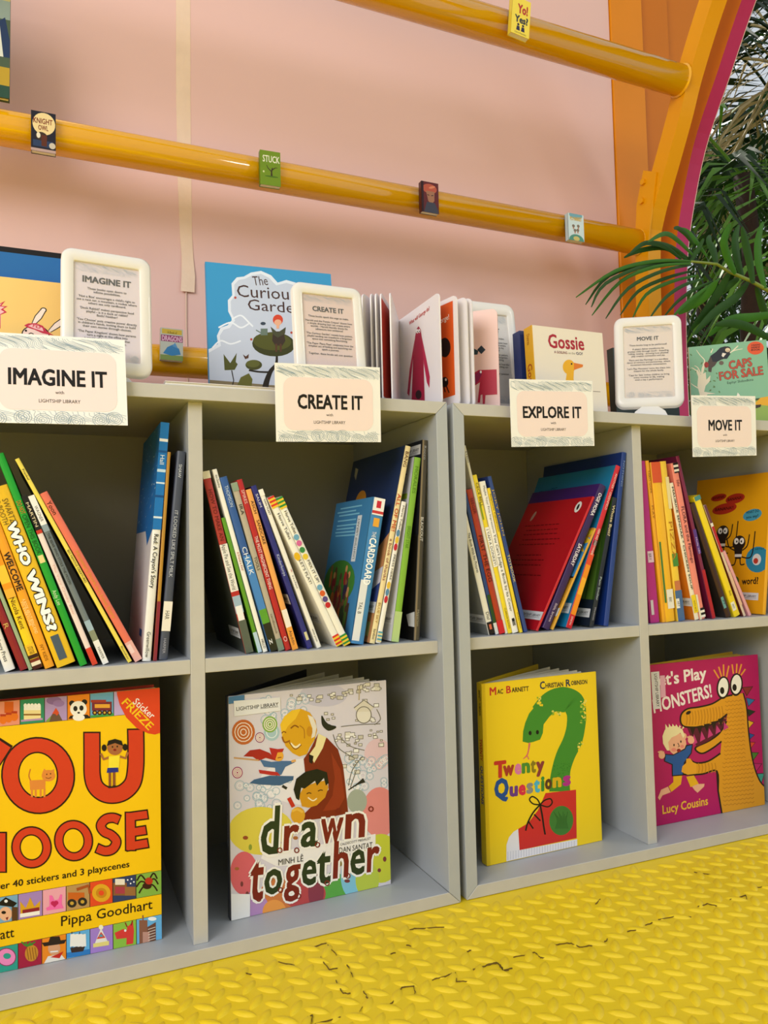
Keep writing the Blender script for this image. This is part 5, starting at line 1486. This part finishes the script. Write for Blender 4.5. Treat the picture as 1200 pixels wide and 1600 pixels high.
face_book('cream board book with a yellow bird on its cover and a mustard spine', (.2034, .0524, ZT), R(.2), R(2.8), .151, .1566, .024, '#E9DDCB', '#DFA81A', A, 'board_book', rot_r=.008, spine_art=[('Gossie', .42, .75, '#A84A1A', .55), ('Dunrea', .08, .2, '#A8701A', .35)])
face_book('navy blue board book hidden behind the cream one', (.1995, .086, ZT), 0, R(2), .14, .155, .022, '#1E2C5E', '#22326A', None, 'board_book')
A = Art(.12, .13)
for k in range(6):
    for j in range(7):
        A.ell(520 + k * 85 + (j % 2) * 40, 80 + j * 150, 14, 14, '#E8C8C8', 2, 0, 8)
face_book('crimson dotted board book peeping out right of the cream one', (.269, .128, ZT), 0, R(1), .125, .128, .016, '#A01030', '#8A0E28', A, 'board_book', rot_r=.012)
face_book('dark green board book standing behind the frame headed MOVE IT', (.482, .175, ZT), 0, R(2), .165, .172, .018, '#24352A', '#1E2C22', None, 'board_book', rot_r=.018)
# sea green book with a tree and monkey
A = Art(.1419, .1713, [(136, 365), (1176, 260), (1249, 1401), (192, 1473)])
A.rect(50, 200, 1300, 1600, '#84B494', 0)
TR = '#E9DCC2'
A.poly([(275, 1480), (285, 1000), (255, 880), (265, 760), (240, 690), (255, 660), (300, 735), (310, 650), (345, 560), (350, 640), (330, 720), (365, 700), (375, 800), (430, 740), (420, 820), (365, 880), (345, 960), (395, 970), (500, 985), (390, 995), (350, 1060), (350, 1480)], TR, 2)
for q in ([(330, 600), (350, 540), (290, 470), (240, 400)], [(300, 720), (260, 640), (215, 610)], [(280, 920), (210, 880), (170, 850)], [(435, 440), (460, 385)], [(600, 520), (720, 420), (860, 385)], [(720, 420), (800, 345)], [(275, 700), (200, 650), (170, 640)]):
    A.curve(q, [16, 12, 6][:len(q)] if len(q) < 4 else [16, 14, 10, 5], TR, 2)
rn = random.Random(6)
for k in range(26):
    x, y = rn.uniform(160, 560), rn.uniform(390, 1010)
    A.ell(x, y, rn.uniform(12, 24), rn.uniform(7, 11), '#5E7E4E', 1, rn.uniform(0, 180), 8)
A.poly([(400, 690), (395, 560), (430, 480), (500, 430), (560, 370), (630, 350), (700, 400), (680, 470), (640, 510), (580, 530), (520, 560), (490, 610), (450, 640), (440, 700)], '#4E4038', 4)
A.poly([(430, 480), (500, 430), (560, 370), (620, 355), (640, 420), (700, 450), (650, 520), (580, 520), (520, 560), (460, 560)], '#20222C', 5); A.ell(655, 395, 48, 42, '#2A2422', 6); A.ell(660, 402, 34, 28, '#E0C8A8', 7); A.stroke([(640, 412), (660, 420), (682, 410)], 5, '#4A2A1A', 8); A.ell(575, 575, 32, 28, '#6A5A4E', 4); A.poly([(590, 440), (640, 450), (600, 500), (578, 480)], '#E8DCD0', 7); A.ell(375, 600, 30, 40, '#9A2A24', 4)
A.ell(1032, 375, 112, 88, '#DA5428', 3, -4, 28)
for k, s_ in enumerate(('A READING', 'RAINBOW', 'BOOK')): A.text(s_, (975, 350 + k * 32), (1095, 342 + k * 32), 24, '#3A1410', 5, .03)
RD = '#BE4A34'
A.text('CAPS', (682, 662), (992, 612), 110, RD, 5, .03, '#33503C', .03); A.text('FOR SALE', (552, 808), (1140, 726), 108, RD, 5, .03, '#33503C', .03); A.text('Esphyr Slobodkina', (655, 858), (1005, 812), 34, '#22362A', 5)
A.poly([(50, 1160), (960, 1060), (1300, 1020), (1300, 1600), (50, 1600)], '#8EA850', 1); A.poly([(960, 1060), (1300, 1020), (1300, 1048), (960, 1085)], '#3A4A2A', 2)
A.poly([(1010, 1130), (1100, 1040), (1220, 1020), (1220, 1150)], '#E0A424', 3); A.poly([(940, 1180), (1020, 1140), (1110, 1130), (1100, 1165), (980, 1200)], '#3A2A22', 4); A.poly([(780, 1020), (795, 970), (830, 1015)], '#F0E8D8', 2)
face_book('sea green book with a bare tree and a climbing monkey', (.6174, .115, ZT), R(-42.4), R(4.6), .1419, .1713, .010, '#84B494', '#B89A7A', A)

# fanned board book
WB = mat('#E9E2E4', .4, 'white_board_page')
t = thing('board_book', 'fanned open white board book with a crimson animal on its page', 'book', (.008, .185, ZT), group='books standing on top of the bookcases')
LH = .1795


def leaf(ex, ey, col=WB, ht=LH, th=.0022, tuck=.006, name='page'):
    d = Vector((ex - .008, ey - .185, 0))
    L_ = d.length
    d.normalize()
    n = Vector((-d.y, d.x, 0))
    r_ = .010
    P = [(tuck, 0)] + [(L_ - r_ + r_ * math.cos(R(-90 + 15 * k)), r_ + r_ * math.sin(R(-90 + 15 * k))) for k in range(7)] + [(L_ - r_ + r_ * math.cos(R(15 * k)), ht - r_ + r_ * math.sin(R(15 * k))) for k in range(7)] + [(tuck, ht)]
    k = len(P)
    v = [tuple(d * a + n * (-th / 2) + Vector((0, 0, b))) for a, b in P] + [tuple(d * a + n * (th / 2) + Vector((0, 0, b))) for a, b in P]
    f = [tuple(range(k)), tuple(range(2 * k - 1, k - 1, -1))] + [((i + 1) % k, i, i + k, (i + 1) % k + k) for i in range(k)]
    global PAGE
    PAGE = MB().add(v, f).build(name, col, t)
    return d, n, L_


MB().tube([(0, .002, 0), (0, .002, LH)], .006, 10).build('spine', WB, t)
ORP = mat('#D8502A', .45, 'orange_page')
leaf(-.109, .068); leaf(-.097, .062); leaf(-.0905, .058)
d, n, L_ = leaf(-.083, .055)
A = Art(L_, LH); A.rect(0, 60, 940, 1040, '#C8381E', 1)
A.build('page_print', PAGE, d * L_ + n * .0012, tuple(-d), (0, 0, 1))
leaf(-.070, .048)
d, n, L_ = leaf(.005, .024)
A = Art(L_, LH, [(289, 286), (585, 73), (608, 907), (307, 1028)])
CRM = '#A01A3E'
A.text('What will George do?', (372, 318), (520, 205), 22, '#C0302A', 3, .02)
A.poly([(415, 400), (425, 345), (440, 325), (455, 350), (462, 400), (475, 560), (488, 980), (385, 980), (400, 560)], CRM, 2); A.poly([(412, 420), (400, 560), (372, 840), (358, 820), (375, 640)], '#B0244A', 3); A.poly([(462, 400), (495, 560), (522, 700), (518, 782), (500, 740), (478, 600)], '#B0244A', 3); A.ell(440, 830, 22, 34, '#2A1018', 3)
A.ell(430, 362, 8, 16, '#F4F0F0', 4); A.ell(445, 360, 7, 15, '#F4F0F0', 4); A.ell(432, 366, 3, 6, '#111111', 5); A.ell(446, 364, 3, 6, '#111111', 5)
A.build('page_print', PAGE, n * -.0012, tuple(d), (0, 0, 1))
d, n, L_ = leaf(.037, .025)
A = Art(L_, LH, [(289, 286), (710, 93), (734, 917), (307, 1028)])
A.poly([(300, 310), (685, 140), (703, 835), (320, 960)], '#D8581C', 1); A.ell(628, 485, 42, 72, '#1A1210', 2); A.ell(628, 740, 26, 38, '#1A1210', 2); A.ell(636, 722, 7, 10, '#F0E8E0', 3)
for q in ((620, 770, 632, 815), (640, 770, 660, 820)): A.stroke([(q[0], q[1]), (q[2], q[3])], 8, '#1A1210', 2)
A.text('George!', (560, 325), (660, 275), 34, '#F4E8E0', 3, .02)
A.build('page_print', PAGE, n * -.0012, tuple(d), (0, 0, 1))
leaf(.057, .028); leaf(.067, .029)
d, n, L_ = leaf(.137, .065, mat('#E6BDB2', .4, 'pale_pink_board'), th=.003, name='board_cover')
A = Art(L_, LH, [(289, 286), (1003, 194), (1027, 970), (307, 1028)])
A.poly([(700, 760), (870, 650), (1000, 645), (1005, 830), (920, 835), (915, 900), (900, 900), (898, 830), (885, 835), (880, 890), (862, 890), (880, 740), (820, 780), (760, 800)], '#B81E3A', 2); A.poly([(700, 770), (830, 690), (880, 655), (895, 680), (870, 730), (830, 770)], '#8A1A48', 3); A.ell(886, 664, 7, 10, '#F4F0F0', 4)
A.poly([(860, 500), (890, 468), (920, 500), (890, 532)], '#1E2A34', 2); A.poly([(780, 480), (825, 485), (868, 508), (862, 535), (780, 540)], '#26363E', 2)
A.build('page_print', PAGE, n * -.0016, tuple(d), (0, 0, 1))


# ---- small books on the rails
def mini(label, x, y, z, wd, ht, art_fn, front, roll=0, yaw=0):
    t = thing('mini_book', label, 'mini book', (x, y, z), (0, R(roll), R(yaw)), 'matchbox-sized books stuck to the rails')
    th = .0125
    m = MB().box(0, wd, 0, .0009, 0, ht)
    m.box(0, wd, th - .0009, th, 0, ht)
    m.box(0, .0009, 0, th, 0, ht)
    cv = m.build('cover', mat(front, .35, 'mini_cover_' + front.strip('#').lower()), t)
    MB().box(.0009, wd - .0008, .0009, th - .0009, .0008, ht - .0008).build('pages', PAGES, t)
    A = Art(wd, ht)
    art_fn(A, 1000 * ht / wd)
    A.build('cover_print', cv, (0, 0, 0), (1, 0, 0), (0, 0, 1))
    return t


def m_owl(A, h):
    A.rect(0, 0, 1000, h, '#1C1A26', 1); A.ell(520, h * .30, 460, h * .28, '#E9CF94', 2, 10); A.text('KNIGHT', (90, h * .30), (870, h * .30), 240, '#7A2A14', 4, .03); A.text('OWL', (290, h * .46), (700, h * .46), 220, '#7A2A14', 4, .03)
    A.ell(420, h * .62, 240, 200, '#3A2A1C', 3); A.ell(300, h * .60, 80, 130, '#E8DCC0', 4); A.rect(420, h * .58, 640, h * .86, '#5A2A14', 3); A.rect(80, h * .72, 900, h * .88, '#2A3A5A', 2); A.ell(860, h * .82, 130, 140, '#C8BCA8', 4); A.rect(0, h * .93, 1000, h, '#B89890', 3)


def m_stuck(A, h):
    A.rect(0, 0, 1000, h, '#6E8A1A', 1); A.text('STUCK', (130, h * .33), (960, h * .33), 330, '#E8E4C8', 4, .02); A.curve([(560, h * .72), (560, h * .60), (600, h * .48)], [90, 60, 40], '#3A2414', 3)
    for q in ([(560, h * .6), (380, h * .5), (320, h * .42)], [(580, h * .55), (720, h * .48), (850, h * .46)]): A.curve(q, [50, 36, 20], '#3A2414', 3)
    A.ell(560, h * .74, 330, 40, '#4A6A14', 2); A.ell(170, h * .62, 40, 50, '#D8D8A0', 3)


def m_face(A, h):
    A.rect(0, 0, 1000, h, '#5A1C20', 1); A.ell(480, h * .22, 420, h * .16, '#B0503A', 2); A.poly([(260, h * .3), (760, h * .3), (740, h * .6), (560, h * .72), (380, h * .62)], '#9A6A50', 3); A.poly([(120, h), (300, h * .66), (760, h * .66), (960, h * .9), (960, h)], '#3A3A48', 3); A.stroke([(330, h * .42), (450, h * .44)], 40, '#2A1010', 4); A.stroke([(560, h * .44), (690, h * .42)], 40, '#2A1010', 4)
    A.ell(620, h * .16, 200, 60, '#D07A5A', 3, -20); A.rect(0, 0, 120, h, '#2A0E14', 3)


def m_mark(A, h):
    A.rect(0, 0, 1000, h, '#C8D8DC', 1); A.ell(500, h * .05, 420, h * .14, '#6AA0B0', 2); A.text('PO MARKET', (130, h * .26), (880, h * .24), 190, '#C8A028', 4, .05); A.ell(500, h, 480, h * .24, '#4A8A78', 3); A.ell(500, h * .92, 200, 120, '#C8B868', 4)
    for x, y in ((330, .46), (640, .44), (420, .62), (600, .6)): A.ell(x, h * y, 90, 80, '#7A6A5A', 4); A.rect(x - 40, h * y + 40, x + 40, h * y + 160, '#B87A5A', 3)


def m_drag(A, h):
    A.rect(0, 0, 1000, h, '#B8B8A8', 1); A.rect(60, h * .03, 940, h * .18, '#C8A83A', 2); A.rect(20, h * .22, 980, h * .42, '#8A2A5A', 3); A.text('DRAGONS', (60, h * .40), (960, h * .40), 230, '#D8A8B8', 5, .05); A.poly([(120, h * .8), (300, h * .6), (560, h * .5), (820, h * .62), (900, h * .8), (500, h * .86)], '#3A7AA8', 3); A.poly([(520, h * .55), (640, h * .44), (780, h * .62)], '#5A90B8', 4); A.rect(0, h * .84, 1000, h, '#7A8A4A', 2); A.text('A Book of', (300, h * .17), (720, h * .17), 120, '#5A4A1A', 4)


def m_yo(A, h):
    A.rect(0, 0, 1000, h, '#EBD24A', 1); A.text('Yo!', (300, h * .40), (860, h * .40), 430, '#B0302A', 4, .05); A.text('Yes?', (170, h * .66), (900, h * .66), 330, '#3A3A3A', 4, .05)
    for x in (380, 640): A.ell(x, h * .72, 60, 60, '#2A1A2A', 3); A.poly([(x - 70, h * .76), (x + 70, h * .76), (x + 100, h * .88), (x - 100, h * .88)], '#2A2444', 3)
    A.text('Chris Raschka', (200, h * .96), (820, h * .96), 80, '#5A4A1A', 4)


mini('tiny dark book with a round cream moon, on the middle rail', -.588, .3975, 1.2335, .0395, .0715, m_owl, '#1C1A26')
mini('tiny olive green book with a bare tree, on the middle rail', -.1825, .3975, 1.2440, .0405, .0690, m_stuck, '#5A7A1A', 0, -3)
mini('tiny maroon book with a painted face, on the middle rail', .1690, .3975, 1.2460, .0410, .0670, m_face, '#4A161C')
mini('tiny pale blue book on the middle rail, nearest the arch', .5510, .3975, 1.2400, .0450, .0640, m_mark, '#B8C8CC')
mini('tiny grey book with a blue dragon on the lowest rail', -.3715, .4175, .8880, .0410, .0600, m_drag, '#A8A898', 1)
mini('tiny yellow book, alone on the upper rail', .2980, .2345, 1.5690, .0440, .0800, m_yo, '#E0C43A', 6)

# book leaning on the middle rail at the picture's left edge
A = Art(.20, .26)
Hh = 1300
A.rect(0, 0, 1000, Hh, '#4A5A44', 1); A.rect(0, 300, 1000, 520, '#8A9A90', 2); A.rect(0, 260, 1000, 330, '#B8B070', 3); A.rect(0, 1000, 1000, 1180, '#B8962A', 2); A.rect(0, 1180, 1000, Hh, '#2A4A3A', 2)
for x in (300, 520, 760, 900): A.poly([(x, 560), (x + 60, 500), (x + 130, 900), (x - 30, 900)], '#24385A', 3)
A.poly([(880, 650), (920, 600), (950, 900), (900, 900)], '#D8D8C8', 4)
ob = face_book('painterly dark green book leaning on the middle rail', (-.822, .402, 1.3195), 0, R(8), .20, .26, .012, '#3A4A3A', '#2A3A2A', A, group='books resting on the rails')

# ================================================================== PALMS
LEAF = mat('#274A14', .5, 'palm_leaf', noise=.25, scale=20, spec=.18)
LEAF2 = mat('#356618', .5, 'fresh_palm_leaf', noise=.25, scale=20, spec=.18)
STEM = mat('#7A8A34', .5, 'palm_stem')


def leaflet_mesh(pts, wd, m=None):
    P = [Vector(p_) for p_ in pts]
    Q = []
    for i in range(len(P) - 1):
        p0, p1, p2, p3 = P[max(i - 1, 0)], P[i], P[i + 1], P[min(i + 2, len(P) - 1)]
        for k in range(4):
            u = k / 4
            Q.append(.5 * ((2 * p1) + (p2 - p0) * u + (2 * p0 - 5 * p1 + 4 * p2 - p3) * u * u + (3 * p1 - p0 - 3 * p2 + p3) * u ** 3))
    Q.append(P[-1])
    m = m or MB()
    v, f = [], []
    N = len(Q)
    for i, q in enumerate(Q):
        u = i / (N - 1)
        d = (Q[min(i + 1, N - 1)] - Q[max(i - 1, 0)]).normalized()
        s = d.cross(Vector((.25, 1, .15))).normalized()
        nrm = s.cross(d)
        w_ = wd * (math.sin(math.pi * min(1, (u * .86 + .10))) ** .7) * .5
        v += [q - s * w_ + nrm * w_ * .35, q, q + s * w_ + nrm * w_ * .35]
    for i in range(N - 1):
        f += [(i * 3, i * 3 + 3, i * 3 + 4, i * 3 + 1), (i * 3 + 1, i * 3 + 4, i * 3 + 5, i * 3 + 2)]
    return m.add(v, f)


LEAFLETS = [
[(0.817, 0.29, 1.185), (0.704, 0.284, 1.168), (0.583, 0.279, 1.128), (0.467, 0.273, 1.053)],
[(0.819, 0.295, 1.185), (0.701, 0.291, 1.165), (0.572, 0.287, 1.119), (0.5, 0.283, 1.044)],
[(0.833, 0.305, 1.189), (0.687, 0.287, 1.158), (0.546, 0.269, 1.092), (0.488, 0.25, 1.027)],
[(0.807, 0.281, 1.175), (0.702, 0.283, 1.154), (0.601, 0.285, 1.108), (0.52, 0.288, 1.024)],
[(0.819, 0.29, 1.176), (0.719, 0.277, 1.145), (0.603, 0.263, 1.086), (0.524, 0.249, 1.006)],
[(0.852, 0.32, 1.177), (0.758, 0.312, 1.144), (0.668, 0.305, 1.1), (0.606, 0.297, 1.036)],
[(0.86, 0.313, 1.164), (0.771, 0.306, 1.136), (0.686, 0.299, 1.093), (0.636, 0.292, 1.03)],
[(0.872, 0.306, 1.155), (0.793, 0.29, 1.125), (0.718, 0.274, 1.081), (0.653, 0.258, 1.022)],
[(0.897, 0.305, 1.151), (0.843, 0.309, 1.126), (0.794, 0.312, 1.094), (0.751, 0.315, 1.053)],
[(0.919, 0.301, 1.16), (0.844, 0.301, 1.112), (0.792, 0.3, 1.075), (0.755, 0.3, 1.041)],
[(0.805, 0.307, 1.194), (0.739, 0.289, 1.208), (0.665, 0.27, 1.199), (0.601, 0.252, 1.16)],
[(0.838, 0.31, 1.195), (0.776, 0.306, 1.218), (0.709, 0.302, 1.218), (0.672, 0.298, 1.206)],
[(0.825, 0.292, 1.202), (0.763, 0.273, 1.22), (0.706, 0.254, 1.22), (0.636, 0.235, 1.183)],
[(0.855, 0.315, 1.238), (0.824, 0.307, 1.257), (0.792, 0.3, 1.264), (0.77, 0.292, 1.256)],
[(0.827, 0.309, 1.195), (0.762, 0.312, 1.217), (0.688, 0.316, 1.202), (0.643, 0.319, 1.18)],
[(0.889, 0.309, 1.213), (0.855, 0.313, 1.253), (0.835, 0.318, 1.272), (0.81, 0.322, 1.275)],
[(0.867, 0.296, 1.248), (0.852, 0.297, 1.223), (0.837, 0.299, 1.203), (0.826, 0.3, 1.186)],
[(0.907, 0.298, 1.194), (0.913, 0.31, 1.233), (0.917, 0.323, 1.262), (0.935, 0.336, 1.282)],
[(0.953, 0.284, 1.17), (0.918, 0.274, 1.205), (0.9, 0.265, 1.237), (0.91, 0.256, 1.275)],
[(1.017, 0.319, 1.178), (1.006, 0.323, 1.235), (1.009, 0.327, 1.281), (1.027, 0.331, 1.32)],
[(1.02, 0.292, 1.157), (1.008, 0.288, 1.21), (0.991, 0.284, 1.258), (0.978, 0.281, 1.288)],
[(1.063, 0.294, 1.151), (1.051, 0.297, 1.211), (1.056, 0.3, 1.273), (1.077, 0.302, 1.324)],
[(0.969, 0.316, 1.185), (0.95, 0.33, 1.142), (0.92, 0.345, 1.095), (0.879, 0.359, 1.047)],
[(1.03, 0.314, 1.17), (0.991, 0.32, 1.127), (0.92, 0.326, 1.081), (0.86, 0.331, 1.026)],
[(0.892, 0.287, 1.144), (0.876, 0.302, 1.116), (0.85, 0.317, 1.095), (0.814, 0.333, 1.072)],
[(1.06, 0.316, 1.162), (1.083, 0.323, 1.13), (1.103, 0.33, 1.102), (1.113, 0.338, 1.076)],
[(1.083, 0.288, 1.015), (1.006, 0.291, 1.044), (0.945, 0.293, 1.051), (0.89, 0.296, 1.042)],
[(1.092, 0.291, 1.089), (1.033, 0.303, 1.078), (0.96, 0.315, 1.066), (0.902, 0.327, 1.025)],
[(1.004, 0.32, 1.177), (0.965, 0.33, 1.151), (0.928, 0.34, 1.142), (0.863, 0.35, 1.114)],
]
RACHIS = [(1.133, 0.3, 1.129), (1.073, 0.3, 1.15), (1.019, 0.3, 1.166), (0.95, 0.3, 1.179), (0.909, 0.3, 1.193), (0.863, 0.3, 1.191), (0.817, 0.3, 1.188)]
pt = thing('potted_palm', 'potted palm with long arching leaves reaching over the ivory frame headed MOVE IT', 'plant', (1.16, .33, 0))
O = Vector((1.16, .33, 0))
pm = MB()
pr = [(0, .0), (.10, .0), (.13, .26), (.142, .26), (.142, .28), (.125, .28), (.12, .245), (0, .245)]
n = 24
v = [(a * math.cos(2 * math.pi * k / n), a * math.sin(2 * math.pi * k / n), b) for a, b in pr for k in range(n)]
f = [(i * n + k, i * n + (k + 1) % n, (i + 1) * n + (k + 1) % n, (i + 1) * n + k) for i in range(len(pr) - 1) for k in range(n)]
pm.add(v, f).build('pot', mat('#9A5A3A', .7, 'terracotta'), pt)
fr = MB().tube([(0, 0, .24), (.03, -.02, .6), (.02, -.03, .98)] + [tuple(Vector(q) - O) for q in RACHIS], [.011, .010, .008] + [.0055, .005, .0045, .004, .0035, .003, .0025], 8).build('leaf_stem', STEM, pt, smooth=True)
for i, l in enumerate(LEAFLETS):
    wd = .0085 if i < 10 else (.012 if i < 17 else .022)
    leaflet_mesh([tuple(Vector(q) - O) for q in l], wd).build('leaflet', LEAF if i % 3 else LEAF2, pt, smooth=True)


def frond(parent, base, tip, droop, nl, ll, wd, mt, rn, hang=.5):
    base, tip = Vector(base), Vector(tip)
    mid = (base + tip) / 2 + Vector((0, 0, droop))
    m = MB()
    C = [base * (1 - u) ** 2 + mid * 2 * u * (1 - u) + tip * u * u for u in [k / nl for k in range(nl + 1)]]
    m.tube(C[::2] if len(C) > 8 else C, .008, 5)
    for k in range(2, nl + 1):
        d = (C[k] - C[k - 1]).normalized()
        s = d.cross(Vector((0, 0, 1))).normalized()
        for sg in (-1, 1):
            L_ = ll * (math.sin(math.pi * (.15 + .8 * k / nl)) * .6 + .4) * rn.uniform(.8, 1.15)
            dirv = (s * sg * rn.uniform(.7, 1) + d * rn.uniform(.5, .9) + Vector((0, 0, rn.uniform(-.2, .25)))).normalized()
            p1 = C[k] + dirv * L_ * .5
            p2 = C[k] + dirv * L_ + Vector((0, 0, -hang * L_ * rn.uniform(.5, 1.2)))
            q = (p1 - C[k]).cross(Vector((rn.uniform(-1, 1), rn.uniform(-1, 1), .4))).normalized() * wd * .5
            m.add([C[k], p1 - q, p1 + q, p2], [(0, 1, 2), (1, 3, 2)])
    return m.build('frond', mt, parent)


def palm(label, loc, hgt, nf, reach, seed, mats, trunk_r=.07, ll=.5, trunk='#3A2418', lo=-.6, hi=.9, nl=26, wd=.035):
    rn = random.Random(seed)
    t = thing('palm', label, 'palm', loc, group='palms in the garden beyond the arch')
    if trunk_r:
        pts = [(rn.uniform(-.03, .03), rn.uniform(-.03, .03), hgt * k / 6) for k in range(7)]
        MB().tube(pts, [trunk_r * (1.15 - .05 * k) for k in range(7)], 10).build('trunk', mat(trunk, .9, 'palm_trunk', noise=.4, scale=30), t, smooth=True)
    for k in range(nf):
        a = 2 * math.pi * (k + rn.uniform(-.3, .3)) / nf * 2.4
        r_ = reach * rn.uniform(.7, 1.1)
        dz = rn.uniform(lo, hi)
        frond(t, (0, 0, hgt + rn.uniform(-.1, .1)), (r_ * math.cos(a), r_ * math.sin(a), hgt + dz), .35 + .3 * max(0, dz), nl, ll, wd, rn.choice(mats), rn)
    return t


D1 = mat('#162C0E', .5, 'dark_palm_leaf', noise=.3, scale=6, spec=.25)
D2 = mat('#284A16', .5, 'mid_palm_leaf', noise=.3, scale=6, spec=.25)
D3 = mat('#568228', .45, 'light_palm_leaf', noise=.3, scale=6, spec=.25)
DRY = mat('#B8A478', .8, 'dry_palm_leaf', noise=.3, scale=8)
palm('dark-trunked palm just beyond the arch with dense fronds', (2.42, 1.5, -.06), 2.3, 13, 1.15, 5, [D1, D2, D3], .05, lo=-1.3, hi=.8, wd=.022)
palm('palm with dry straw-coloured hanging fronds beyond the arch', (2.95, 1.6, -.06), 3.1, 12, 1.2, 8, [DRY, D2, DRY, D1], .07, trunk='#5A4A34', lo=-1.6, hi=.2, wd=.02)
palm('low fan of palm fronds growing at the foot of the trunks', (2.7, 1.75, -.06), .9, 16, 1.3, 13, [D2, D1, D3], .05, lo=-.4, hi=1.0, wd=.025)
palm('tall palm with dark green fronds behind the dry-fronded one', (3.6, 2.8, -.06), 3.3, 16, 1.7, 17, [D1, D2, D3], .08, lo=-1.7, hi=.9, ll=.7, wd=.035)
palm('palm of middling height with light green fronds, beyond the others', (4.0, 2.2, -.06), 2.4, 14, 1.6, 19, [D1, D2, D3], .07, lo=-1.4, hi=.9, ll=.7, wd=.035)
